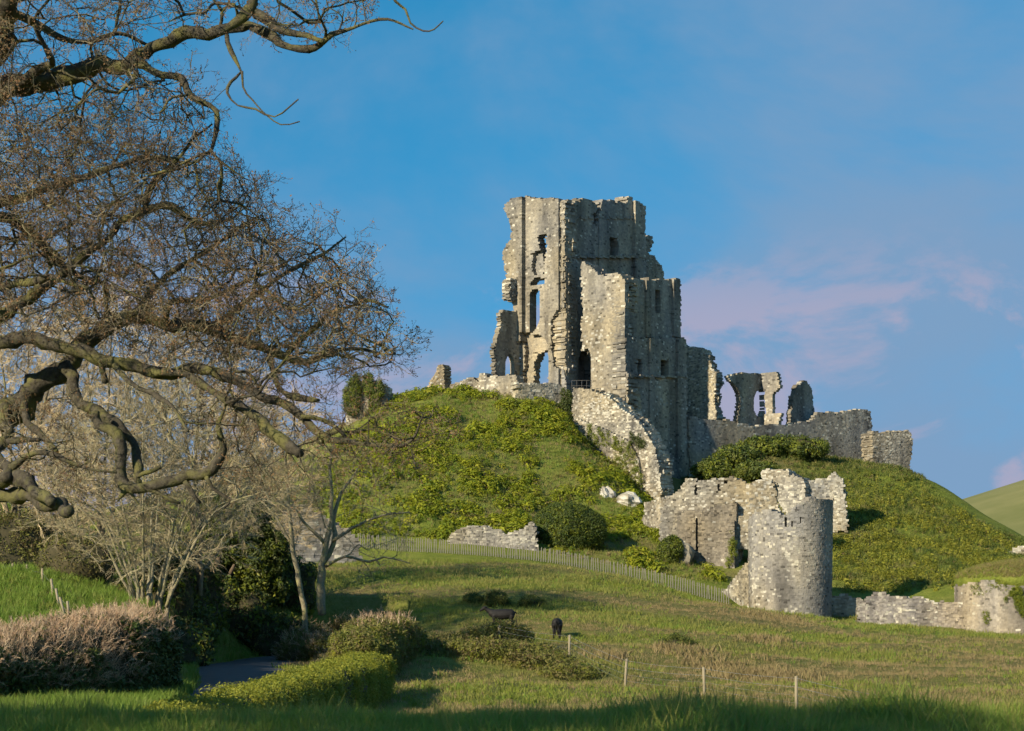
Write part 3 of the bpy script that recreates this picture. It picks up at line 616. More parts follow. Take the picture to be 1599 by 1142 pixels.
def spray_src(name, length, nside, side, r, mat, bud=None, budn=0, buds=0.02, zig=0.06, ang=0.8, droop=0.0, sub=2):
    """a twig along +Z with side twigs and buds"""
    V, F, FB = [], [], []
    def tube(p, ra):
        p = np.array(p)
        for j in range(len(p)):
            rr = ra * (1 - 0.6 * j / (len(p) - 1))
            for k in range(3):
                a = k * 2.094; V.append(p[j] + rr * np.array([math.cos(a), math.sin(a), 0.3 * math.cos(a)]))
        b = len(V) - 3 * len(p)
        for j in range(len(p) - 1):
            for k in range(3): F.append((b + 3 * j + k, b + 3 * j + (k + 1) % 3, b + 3 * j + 3 + (k + 1) % 3, b + 3 * j + 3 + k))
    def addbud(q, s):
        d = rng.normal(0, 1, 3); d /= np.linalg.norm(d); e = np.cross(d, [0.3, 0.5, 1]); e /= np.linalg.norm(e); k = len(V)
        V.extend([q - e * s * .5, q + d * s, q + e * s * .5, q - d * s * .6]); FB.append((k, k + 1, k + 2, k + 3))
    n = 5; main = [np.array([rng.normal(0, zig) * length * (j > 0), rng.normal(0, zig) * length * (j > 0), length * j / n - droop * length * (j / n) ** 2]) for j in range(n + 1)]
    tube(main, r)
    for i in range(nside):
        t = rng.uniform(.12, .98); j = min(int(t * n), n - 1); q = main[j] + (main[j + 1] - main[j]) * (t * n - j)
        a = rng.uniform(0, 6.283); L = side * rng.uniform(.4, 1.1) * (1.15 - .6 * t); d = np.array([math.cos(a) * math.sin(ang), math.sin(a) * math.sin(ang), math.cos(ang)]); d2 = d + rng.normal(0, .35, 3)
        p1 = q + d * L * .5; p2 = p1 + d2 / np.linalg.norm(d2) * L * .5; tube([q, p1, p2], r * .6)
        for s_ in range(sub):
            d3 = d2 + rng.normal(0, .7, 3); d3 /= np.linalg.norm(d3); b0 = q + (p1 - q) * rng.uniform(.5, 1) if s_ % 2 else p1; e3 = b0 + d3 * L * .45; tube([b0, (b0 + e3) / 2 + rng.normal(0, .03 * L, 3), e3], r * .45)
            if budn: addbud(e3, buds); addbud((b0 + e3) / 2, buds * .7)
        for _ in range(budn): addbud(p2 + rng.normal(0, buds * .8, 3), buds * rng.uniform(.6, 1.2))
    m = mesh_np(name, V, [np.array(F), np.array(FB)] if FB else np.array(F)); m.materials.append(mat)
    if FB:
        m.materials.append(bud); mi = np.zeros(len(m.polygons), np.int32); mi[len(F):] = 1; m.polygons.foreach_set('material_index', mi)
    return m

# ------------------------------------------------------------------ bare trees: limbs, branches grown to fill a crown, twigs
def tube_mesh(name, lines, sides=6, rough=0.0):
    """lines: list of (points (n,3), radii (n,))"""
    V, F, off = [], [], 0
    for pts, rad in lines:
        n = len(pts)
        if n < 2: continue
        t = np.gradient(pts, axis=0); t /= np.linalg.norm(t, axis=1)[:, None] + 1e-9
        ref = np.array([0.31, 0.2, 0.93]) if abs(t[0, 2]) < .8 else np.array([1.0, .1, 0])
        a = np.cross(t, ref); a /= np.linalg.norm(a, axis=1)[:, None] + 1e-9; b = np.cross(t, a)
        k = sides if rad.max() > 0.02 else 3
        th = np.arange(k) * 2 * math.pi / k
        rr = rad[:, None] * np.ones(k)
        if rough and rad.max() > .03:
            q = pts[:, None] + (a[:, None] * np.cos(th)[None, :, None] + b[:, None] * np.sin(th)[None, :, None]) * rad[:, None, None]
            rr = rr * (1 + rough * (1.3 * vnoise(q[..., 0] * 5, q[..., 1] * 5, q[..., 2] * 5, 3) + .7 * vnoise(q[..., 0] * 17, q[..., 1] * 17, q[..., 2] * 17, 4)))
        v = pts[:, None] + (a[:, None] * np.cos(th)[None, :, None] + b[:, None] * np.sin(th)[None, :, None]) * rr[..., None]
        V.append(v.reshape(-1, 3)); i = off + np.arange(n * k).reshape(n, k); j = np.roll(i, -1, axis=1)
        F.append(np.stack([i[:-1], j[:-1], j[1:], i[1:]], -1).reshape(-1, 4)); off += n * k
        if rad[0] > 0.02:
            V.append((pts[0] - t[0] * rad[0] * .3)[None]); e = i[0]; F.append(np.stack([np.roll(e, -1), e, np.full(k, off), np.full(k, off)], -1)); off += 1
        if rad[-1] > 0.02:      # close the broken end
            V.append((pts[-1] + t[-1] * rad[-1] * .3)[None]); e = i[-1]; F.append(np.stack([e, np.roll(e, -1), np.full(k, off), np.full(k, off)], -1)); off += 1
    F = np.concatenate(F); tri = F[:, 2] == F[:, 3]
    return mesh_np(name, np.concatenate(V), [F[~tri], F[tri][:, :3]], True)
def spline(pts, step):
    """smooth curve through points with radius as the 4th value"""
    p = np.asarray(pts, float); out = []
    q = np.vstack([2 * p[0] - p[1], p, 2 * p[-1] - p[-2]])
    for i in range(1, len(q) - 2):
        n = max(2, int(np.linalg.norm(q[i + 1, :3] - q[i, :3]) / step))
        t = np.linspace(0, 1, n, endpoint=False)[:, None]
        out.append(.5 * (2 * q[i] + (q[i + 1] - q[i - 1]) * t + (2 * q[i - 1] - 5 * q[i] + 4 * q[i + 1] - q[i + 2]) * t ** 2 + (3 * q[i] - q[i - 1] - 3 * q[i + 1] + q[i + 2]) * t ** 3))
    out.append(p[-1:]); return np.vstack(out)
def grow(limbs, targets, rtip=0.008, step=0.25, wig=0.12, follow=0.35, upcost=0.0, rmax=0.6, expo=0.45):
    """branch out from the limb curves so that every target point is reached; returns polylines, tips and their directions"""
    pos, rad, dirs, par = [], [], [], []
    for l in limbs:
        t = np.gradient(l[:, :3], axis=0); t /= np.linalg.norm(t, axis=1)[:, None] + 1e-9
        b = len(pos)
        for i in range(len(l)): pos.append(l[i, :3]); rad.append(l[i, 3]); dirs.append(t[i]); par.append(-1)
    nl = len(pos); cap = nl + len(targets) * 30
    Pn = np.empty((cap, 3)); Pn[:nl] = pos; Dn = np.empty((cap, 3)); Dn[:nl] = dirs; par = par + [0] * (cap - nl); cnt = nl
    targets = np.asarray(targets)
    d0 = np.min(np.linalg.norm(targets[:, None, :] - Pn[None, :nl:2], axis=2), axis=1) if len(targets) else []
    order = np.argsort(d0 + rng.uniform(0, .3, len(targets))); paths = []
    for ti in order:
        t = targets[ti]; dv = t - Pn[:cnt]; dist = np.linalg.norm(dv, axis=1)
        cost = dist * (1.25 - .5 * np.einsum('ij,ij->i', dv, Dn[:cnt]) / (dist + 1e-6))
        if upcost: cost = cost + upcost * np.clip(Pn[:cnt, 2] - t[2] + .3 * dist, 0, 9)
        j = int(np.argmin(cost)); L = dist[j]
        if L < .05: continue
        n = min(28, max(2, int(L / step))); s = np.linspace(0, 1, n + 1)[:, None]
        c = Pn[j] + Dn[j] * L * follow + rng.normal(0, wig, 3) * L
        q = (1 - s) ** 2 * Pn[j] + 2 * s * (1 - s) * c + s * s * t
        q[1:-1] += rng.normal(0, wig * .35 * min(L / n, .5), (n - 1, 3)) * 1.5
        ids = [j]
        for i in range(1, n + 1):
            Pn[cnt] = q[i]; dd = q[i] - q[i - 1]; Dn[cnt] = dd / (np.linalg.norm(dd) + 1e-9); par[cnt] = ids[-1]; ids.append(cnt); cnt += 1
        paths.append(ids)
    tips = np.zeros(cnt); ends = [p[-1] for p in paths]; tips[ends] += 1
    for i in range(cnt - 1, nl - 1, -1): tips[par[i]] += tips[i]
    R = np.empty(cnt); R[:nl] = rad; R[nl:] = rtip * np.maximum(tips[nl:], 1) ** expo
    lines = []
    for ids in paths:
        r = R[ids].copy(); r[0] = min(r[0], r[1] * 1.25); lines.append((Pn[ids], np.minimum(r, rmax)))
    nodes = np.arange(nl, cnt)
    return lines, Pn[ends], Dn[ends], Pn[nodes], Dn[nodes], R[nodes]
def jitter_dir(d, a):
    d = d + rng.normal(0, a, d.shape); return d / (np.linalg.norm(d, axis=1)[:, None] + 1e-9)
def in_region(poly, n, D0, D1):
    A = np.array(poly, float); lo, hi = A.min(0), A.max(0); out = []
    while len(out) < n:
        p = rng.uniform(lo, hi, (n * 3, 2)); p = p[inpoly(poly, p[:, 0], p[:, 1])]; out.extend(p.tolist())
    p = np.array(out[:n]); D = rng.uniform(D0, D1, n)
    return np.stack([(p[:, 0] - CX) / FPX * D, D, (HZ - p[:, 1]) / FPX * D], 1)
def limb(pts, D, step=0.12):
    """pts: (column, row, radius in photo pixels); D: one distance or (start, end)"""
    Ds = np.linspace(D[0], D[1], len(pts)) if isinstance(D, tuple) else np.full(len(pts), D)
    l = spline([np.r_[P(a, b, d), c * d / FPX] for (a, b, c), d in zip(pts, Ds)], step)
    s_ = np.arange(len(l)) * step; k = l[:, 3] * .42 + .012; sd = int(abs(pts[0][0] * 7 + pts[0][1])) % 997      # gnarled, not smoothly bent
    for ax in range(3): l[1:-1, ax] += (k * (vnoise(s_ * 2.6, ax * 9.1, 0, sd) + .5 * vnoise(s_ * 5.5, ax * 5.3, 0, sd + 1)))[1:-1]
    l[:, 3] *= 1 + .1 * vnoise(s_ * 3.3, 3.3, 0, sd + 2)
    return l
def build_oak():
    t = thing('oak_tree', 'large spreading oak in early bud reaching in from the left', 'tree')
    zg = float(ground(-12.2, 34)); X = -12.2
    trunk = spline([(X - .1, 34, zg - .3, .95), (X, 34, zg + 1.2, .72), (X + .1, 34, 1.5, .66), (X, 33.8, 4, .6), (X - .3, 33.5, 7, .5), (X - .2, 33, 9.5, .42), (X + .4, 32.5, 12, .3), (X + .2, 32.5, 15, .16)], .3)
    L = [limb([(-330,420,46),(-200,290,40),(-100,215,32),(0,147,19),(66,129,15),(147,108,12.5),(200,97,10.5),(229,81,10),(276,56,9),(320,50,8.5),(360,47,8),(387,47,8),(420,56,7),(455,75,6),(500,71,5),(518,56,4.5),(562,40,3),(605,32,2),(645,46,1.2)], (33.5, 30)),
      limb([(-330,300,40),(-120,160,34),(-30,90,26),(8,40,19),(22,5,16),(28,-60,13)], (33, 31)),
      limb([(330,52,8),(358,38,8),(388,14,7.5),(400,-30,6)], (30.8, 31)),
      limb([(388,16,7.5),(420,32,7),(436,47,6),(485,55,4.5),(505,65,4)], (31, 30.5)),
      limb([(210,96,8),(226,100,7.5),(255,118,6.5),(284,123,6),(302,150,5.5),(336,172,4.5),(337,200,4),(328,238,3.5)], (31.8, 31)),
      limb([(354,55,4.5),(366,90,3.5),(376,112,3),(360,128,2.5),(356,145,2),(372,165,1.8),(400,172,1.5),(430,183,1.2),(466,155,1)], (30.8, 30)),
      limb([(378,112,2),(380,135,1.6),(395,155,1.4),(410,175,1.2),(440,195,1.0),(468,190,1)], (30.4, 30)),
      limb([(600,-30,2.2),(618,2,2),(633,14,1.8),(640,35,1.6),(662,48,1.4),(678,46,1.2),(692,33,1)], (30.4, 30)),
      limb([(20,20,7),(60,35,5.5),(100,60,5),(140,68,4),(185,52,3),(230,70,2)], (31.5, 33)),
      limb([(30,130,7),(60,108,6.5),(85,100,5),(70,70,4),(52,35,3)], (32.4, 31)),
      # middle limbs
      limb([(-340,640,40),(-160,575,24),(-60,552,14),(0,542,11),(45,531,11),(92,542,11),(126,548,11),(168,564,10.5),(233,581,9.5),(252,584,9),(294,580,8.5),(330,580,8),(372,597,7.5),(408,617,7),(442,631,7),(476,653,6.5),(504,678,6),(543,689,5),(582,695,3.5),(633,695,2),(652,675,1.5),(660,650,1)], (33.8, 31.5)),
      limb([(-340,690,40),(-160,660,32),(-60,645,27),(0,637,24),(28,629,22),(48,604,18),(84,584,16),(112,564,14),(126,545,13),(157,525,12),(196,502,11),(221,498,10.5),(270,508,10),(316,513,9.5),(360,523,9),(372,527,8.5),(414,546,7),(448,560,6),(487,563,5),(520,549,3.5),(560,545,2.4),(600,552,1.6)], (34, 35)),
      limb([(100,572,10),(115,588,9),(112,612,9),(126,632,8.5),(151,643,9),(168,657,8),(188,665,7.5),(202,690,7.5),(213,718,7),(217,741,6.5),(218,756,5.5)], (34, 32.6)),
      limb([(150,643,8.5),(154,665,8),(182,679,8),(190,702,8.5),(190,732,8.5),(199,758,9),(224,763,8.5),(255,758,8),(280,752,8),(297,741,8),(322,741,7.5),(342,724,7),(350,702,6),(344,682,5.5),(340,660,3.5),(352,635,2)], (32.8, 32)),
      limb([(213,745,4),(235,738,4),(251,729,4.5)], 32.6), limb([(197,760,4.5),(188,775,3),(184,783,1.5)], 32.5), limb([(202,764,4),(212,778,2),(217,788,1.5)], 32.5),
      limb([(231,763,4),(250,772,3),(281,786,2)], 32.4), limb([(288,752,3.5),(298,768,3),(313,786,2)], 32.3), limb([(322,745,3.5),(330,762,3),(358,778,2.4),(350,793,1.6)], 32.2),
      limb([(-330,880,40),(-200,800,26),(-80,775,14),(0,777,12),(28,775,11.5),(56,777,11),(84,789,10.5),(100,795,9.5),(109,797,8)], (34, 31)),
      limb([(-60,735,13),(0,747,11),(36,752,11),(59,769,10),(80,785,8)], (33, 31.2)),
      limb([(6,632,9),(10,655,9),(14,674,8),(2,700,8),(0,716,8),(17,733,7.5),(10,748,7)], (34, 32)), limb([(17,733,5),(42,713,4.5),(73,707,4),(112,724,3.2),(140,731,2.6),(182,738,2)], (32.2, 31.8)),
      limb([(38,630,6.5),(43,650,6),(52,668,6),(73,690,5),(87,707,4)], (34, 33)),
      limb([(10,690,6),(40,686,5),(62,687,3.5)], 32.8),
      limb([(233,581,6),(262,582,6),(297,584,6),(325,606,6.5),(366,631,7.5),(400,650,8.5),(425,673,9),(450,695,9),(468,707,7)], (32.8, 31.4)),
      limb([(180,572,5),(196,590,4.5),(241,620,4.2),(269,637,3),(294,674,1.5)], (32.8, 31)), limb([(156,562,6.5),(159,580,6.5),(165,598,6)], 33),
      limb([(420,560,5),(428,589,5.5),(442,614,5),(476,622,5),(498,625,4)], (33.5, 32)),
      limb([(470,650,4),(500,655,4),(525,668,3.6),(545,690,3)], (32, 32.2)),
      # upper crown limbs
      limb([(-200,560,20),(-60,520,13),(40,470,9),(123,407,7),(172,368,6.5),(191,345,6),(233,327,5.5),(267,323,5),(310,350,3.5),(350,345,2.5)], (34, 34.5)),
      limb([(230,328,5),(235,297,4.5),(268,260,3.5),(300,218,2.5),(331,194,1.5)], (34.4, 33.5)),
      limb([(-240,330,24),(-80,320,13),(0,336,9),(25,351,8.5),(49,366,8),(81,398,7),(110,425,5),(150,440,3)], (34, 36)),
      limb([(-240,500,20),(-60,462,9),(0,449,7),(49,442,6),(83,437,5),(140,450,3.5)], (34, 32)),
      limb([(255,508,5),(260,500,4.5),(265,476,4.5),(280,470,4.5),(326,469,4),(340,460,3.5),(380,440,2.5),(430,420,1.6)], (34.6, 33)),
      limb([(330,515,6),(372,480,5),(410,450,4.2),(450,425,3.4),(500,400,2.4),(540,370,1.5)], (35, 36)), limb([(210,500,5),(240,450,4.5),(290,410,4),(340,380,3.2),(400,340,2)], (34.8, 36.5)), limb([(-60,340,10),(60,300,7),(150,270,5.5),(220,250,4),(300,255,2.5)], (35, 37)),
      limb([(440,560,4.5),(480,520,4),(520,490,3.2),(570,470,2.4),(605,480,1.5)], (35, 34))]
    R1 = [(-120,185),(0,205),(100,190),(200,205),(290,228),(345,240),(385,265),(405,310),(440,335),(470,385),(540,350),(560,392),(585,430),(608,470),(622,515),(640,550),(600,572),(540,592),(470,600),(400,600),(300,575),(200,545),(120,520),(0,520),(-120,560)]
    R1b = [(-100,200),(250,230),(380,300),(460,420),(590,450),(600,540),(450,580),(200,500),(-100,480)]
    R2 = [(-100,-90),(420,-90),(600,-80),(570,40),(500,55),(400,40),(290,40),(200,85),(60,120),(-100,180)]
    R3 = [(150,115),(220,105),(300,135),(330,175),(300,220),(200,215),(60,205),(0,190),(0,165)]
    R4 = [(330,590),(480,610),(560,650),(680,640),(690,680),(640,720),(560,745),(480,760),(380,740),(300,650)]
    R5 = [(0,640),(120,660),(150,720),(120,760),(30,720),(0,690)]
    Tg = np.vstack([in_region(R1, 1150, 30.5, 38), in_region(R1b, 900, 31, 39), in_region(R2, 420, 29.5, 33.5), in_region(R3, 170, 30, 34), in_region(R4, 150, 31, 33.5), in_region(R5, 40, 31, 33), in_region([(-300,-300),(0,-300),(400,-250),(420,-100),(-300,100)], 60, 30, 36)])
    lines, tp, td, npos, nd, nr = grow(L + [trunk], Tg, .0065, .16, .16, .25, expo=.42, rmax=.028)
    link('trunk', tube_mesh('trunk', [(trunk[:, :3], trunk[:, 3])], 14, .12), t, OAKBARK)
    lm = tube_mesh('limb', [(L[0][:, :3], L[0][:, 3])], 10, .16)
    for l in L: link('limb', tube_mesh('limb', [(l[:, :3], l[:, 3])], 11, .3), t, OAKBARK)
    link('branches', tube_mesh('branches', lines, 5, .12), t, OAKBARK, kind='stuff')
    src = [spray_src('twig', .6, 8, .26, .0072, TWIG, BUD, 2, .022, .07, .85, sub=1) for _ in range(5)]
    m = rng.uniform(0, 1, len(npos)) < np.where(nr < .02, .27, .05)
    pts = np.vstack([tp, npos[m]]); dr = np.vstack([jitter_dir(td, .35), jitter_dir(nd[m], .85)])
    scatter('twigs', t, pts, dir_rot(dr), rng.uniform(.6, 1.25, len(pts)), src, kind='stuff')
build_oak()

def bare_tree(name, label, stems, targets, bark, twigs, group=None, rtip=.009, step=.4, wig=.1, upcost=.5, dens=.3, tip_j=.25, tsc=(.7, 1.3), nm='stem'):
    t = thing(name, label, 'tree', group)
    for s in stems:
        if s[0, 3] > .07 and s[0, 2] < float(ground(s[0, 0], s[0, 1])) + 1.7: s[0, 2] = min(s[0, 2], float(ground(s[0, 0], s[0, 1])) - .2)
    lines, tp, td, npos, nd, nr = grow(stems, targets, rtip, step, wig, .4, upcost=upcost, expo=.45)
    for s in stems: link(nm, tube_mesh(nm, [(s[:, :3], s[:, 3])], 7, .1), t, bark)
    link('branches', tube_mesh('branches', lines, 4), t, bark, kind='stuff')
    m = rng.uniform(0, 1, len(npos)) < np.where(nr < .03, dens, dens * .3)
    pts = np.vstack([tp, npos[m]]); dr = np.vstack([jitter_dir(td, tip_j), jitter_dir(nd[m], tip_j * 1.8)])
    scatter('twigs', t, pts, dir_rot(dr), rng.uniform(tsc[0], tsc[1], len(pts)), twigs, kind='stuff')
    return t
def build_bare_trees():
    pale = [spray_src('twig', 1.2, 11, .55, .014, PALETWIG, zig=.03, ang=.45, sub=1) for _ in range(4)]
    tan = [spray_src('twig', 1.5, 14, .7, .016, TANTWIG, zig=.03, ang=.4, sub=2) for _ in range(4)]
    thin = [spray_src('twig', .9, 8, .4, .010, PALETWIG, zig=.06, ang=.7, sub=2) for _ in range(3)]
    # pale many-stemmed tree behind the cut hedge
    st = []
    for i in range(13):
        a = (i - 6) / 6; bx = 232 + a * 24 + rng.normal(0, 3); tx = 235 + a * 190 + rng.normal(0, 15); ty = 690 + abs(a) ** 1.6 * 90 + rng.uniform(-30, 30); D = 84
        st.append(limb([(bx, 948, 3.0), (bx + (tx - bx) * .16, 890, 2.3), (bx + (tx - bx) * .5, 800, 1.5), (tx, ty, .8)], (D + rng.normal(0, .5), D + rng.normal(0, 2)), .4))
    fan = [(40,780),(90,690),(160,620),(260,590),(360,640),(420,720),(450,770),(360,830),(300,890),(270,900),(200,900),(150,880),(90,830)]
    bare_tree('multi_stem_tree', 'pale many-stemmed bare tree fanning up behind the clipped brown hedge', st, in_region(fan, 620, 80, 88), PALEBARK, pale, rtip=.010, dens=.45)
    # tall tan trees behind it
    for k, (bx, D, w, top, lab) in enumerate([(30, 100, 130, 470, 'tall tan bare tree hazy behind the oak at the left edge'), (160, 108, 120, 450, 'tall tan bare tree behind the pale many-stemmed tree'), (300, 112, 120, 500, 'tall tan bare tree between the many-stemmed and two slender trees'), (405, 142, 90, 610, 'smaller tan bare tree just left of the slender trees')]):
        st = [limb([(bx + rng.normal(0, 8), 930, 4), (bx + rng.normal(0, 12), 800, 3), (bx + s * w * .35, 650, 2), (bx + s * w * .6, top + 60, 1)], (D, D + rng.normal(0, 2)), .6) for s in (-1, -.4, .2, .8)]
        cr = [(bx - w, 740), (bx - w * .85, 600), (bx - w * .4, top + 20), (bx, top), (bx + w * .5, top + 30), (bx + w * .9, 620), (bx + w, 760), (bx + w * .6, 870), (bx - w * .6, 870)]
        bare_tree('bare_tree', lab, st, in_region(cr, 620, D - 5, D + 6), TANBARK, tan, 'tall bare trees beyond the lane', rtip=.011, dens=.4, nm='trunk')
    # two slender trees by the lane bend
    s1 = [limb([(478, 985, 5), (470, 930, 4.4), (458, 860, 3.8), (450, 790, 3), (447, 730, 2), (440, 690, 1.4)], 124, .5), limb([(455, 850, 2.4), (425, 800, 1.8), (390, 770, 1)], 124, .5)]
    bare_tree('slender_tree', 'thin leaning bare tree with a single trunk, left of the slender pair', s1, in_region([(380,760),(420,690),(450,660),(500,690),(510,780),(470,830),(410,830)], 120, 121, 127), PALEBARK, thin, 'slender trees by the lane bend', nm='trunk')
    s2 = [limb([(503, 960, 7), (502, 910, 6.4), (503, 880, 5.6), (508, 850, 4.4), (518, 820, 3.8), (517, 770, 3), (515, 720, 2), (522, 690, 1.4)], 122, .5), limb([(503, 880, 5), (520, 850, 4.2), (522, 800, 3.4), (540, 760, 2.2), (560, 730, 1.2)], 122.3, .5),
          limb([(508, 850, 3), (480, 820, 2.4), (455, 790, 1.6)], (122, 121), .5), limb([(520, 845, 3), (560, 820, 2.2), (600, 805, 1.5), (640, 800, .9)], (122, 120), .5), limb([(508, 885, 2.6), (540, 870, 2.2), (575, 878, 2), (600, 870, 1.4), (640, 880, .9)], (122, 119), .5)]
    bare_tree('slender_tree', 'pale bare tree with a forked lichen-yellow trunk, right of the slender pair', s2, in_region([(440,780),(480,700),(520,670),(570,700),(610,770),(650,810),(620,890),(560,900),(520,850),(460,850)], 210, 118, 126), PALEBARK, thin, 'slender trees by the lane bend', nm='trunk')
build_bare_trees()

# ------------------------------------------------------------------ hedges, bushes, ivy
def sample_surface(V, F, n):
    """random points and normals on a quad/tri mesh given as arrays"""
    V = np.asarray(V, float); F = np.asarray(F)
    T = np.vstack([F[:, [0, 1, 2]], F[:, [0, 2, 3]]]) if F.shape[1] == 4 else F
    a, b, c = V[T[:, 0]], V[T[:, 1]], V[T[:, 2]]; nn = np.cross(b - a, c - a); ar = np.linalg.norm(nn, axis=1); nn = nn / (ar[:, None] + 1e-9)
    i = rng.choice(len(T), n, p=ar / ar.sum()); u, v = rng.uniform(0, 1, (2, n)); k = u + v > 1; u[k], v[k] = 1 - u[k], 1 - v[k]
    return a[i] + (b - a)[i] * u[:, None] + (c - a)[i] * v[:, None], nn[i]
def blob(c, r, lump=.2, nu=22, nv=12, seed=0, flat_bottom=True):
    """lumpy rounded mass: grid sphere with noise"""
    u = np.linspace(0, 2 * math.pi, nu, endpoint=False); v = np.linspace(.04, math.pi - .04, nv); U, W = np.meshgrid(u, v)
    d = np.stack([np.sin(W) * np.cos(U), np.sin(W) * np.sin(U), np.cos(W)], -1)
    k = 1 + lump * (vnoise(d[..., 0] * 2 + seed, d[..., 1] * 2, d[..., 2] * 2, 31) + .5 * vnoise(d[..., 0] * 5 + seed, d[..., 1] * 5, d[..., 2] * 5, 32))
    p = np.array(c) + d * k[..., None] * np.array(r)
    if flat_bottom: p[..., 2] = np.maximum(p[..., 2], c[2] - r[2] * .75)
    i = np.arange(nu * nv).reshape(nv, nu); j = np.roll(i, -1, axis=1)
    F = np.stack([i[:-1], i[1:], j[1:], j[:-1]], -1).reshape(-1, 4)
    return p.reshape(-1, 3), F
def hedge_shape(path, nseg=40, ns=14, lump=.12, seed=0):
    """path rows: x, y, base z, top z, half width -> closed rounded section swept along"""
    p = _resample(np.array(path, float), 0.5); n = len(p)
    t = np.gradient(p[:, :2], axis=0); t /= np.linalg.norm(t, axis=1)[:, None]; nr = np.stack([t[:, 1], -t[:, 0]], 1)
    a = np.linspace(0, math.pi, ns); ca, sa = np.sign(np.cos(a)) * np.abs(np.cos(a)) ** .5, np.abs(np.sin(a)) ** .45
    end = np.clip(np.minimum(np.arange(n), n - 1 - np.arange(n)) / 2.0, 0, 1) ** .5 * .6 + .4
    X = p[:, None, :2] + nr[:, None] * (p[:, 4] * end)[:, None, None] * ca[None, :, None]
    Z = p[:, None, 2] - .2 + (p[:, 3] - p[:, 2] + .2)[:, None] * sa[None] * (end[:, None] * .4 + .6)
    V = np.concatenate([X, Z[..., None]], -1); q = lump * (vnoise(V[..., 0] * 1.5 + seed, V[..., 1] * 1.5, V[..., 2] * 1.5, 41) + .6 * vnoise(V[..., 0] * 4, V[..., 1] * 4, V[..., 2] * 4, 42))
    V[..., :2] += nr[:, None] * (q * ca[None])[..., None]; V[..., 2] += q * .6 * sa[None]
    i = np.arange(n * ns).reshape(n, ns); F = np.stack([i[:-1, :-1], i[1:, :-1], i[1:, 1:], i[:-1, 1:]], -1).reshape(-1, 4)
    Vf = V.reshape(-1, 3); caps = []
    for r_ in (0, n - 1):
        c = len(Vf); Vf = np.vstack([Vf, V[r_].mean(0)[None]]); e = i[r_]; k = np.stack([e[:-1], e[1:], np.full(ns - 1, c), np.full(ns - 1, c)], 1); caps.append(k if r_ else k[:, [1, 0, 2, 3]])
    return Vf, np.vstack([F] + caps)
def outward(V, F, pts, nn, c):
    s = np.sign(np.einsum('ij,ij->i', nn, pts - c)); return nn * np.where(s == 0, 1, s)[:, None]
def leafy(parent, V, F, n, srcs, name='foliage', inset=0.0, upb=.4, jit=.5, scl=(.7, 1.3), cond=None, core=True, c=None, shrink=.93):
    V = np.asarray(V); c = V.mean(0) if c is None else np.array(c)
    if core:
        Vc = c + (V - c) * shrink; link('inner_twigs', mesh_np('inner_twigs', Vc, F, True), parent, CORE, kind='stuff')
    pts, nn = sample_surface(V, F, n); nn = outward(V, F, pts, nn, c)
    if cond is not None:
        k = cond(pts, nn); pts, nn = pts[k], nn[k]
    d = jitter_dir(nn + np.array([0, 0, upb]), jit); pts = pts - nn * inset + rng.normal(0, .04, pts.shape)
    return scatter(name, parent, pts, dir_rot(d), rng.uniform(scl[0], scl[1], len(pts)), srcs, kind='stuff')
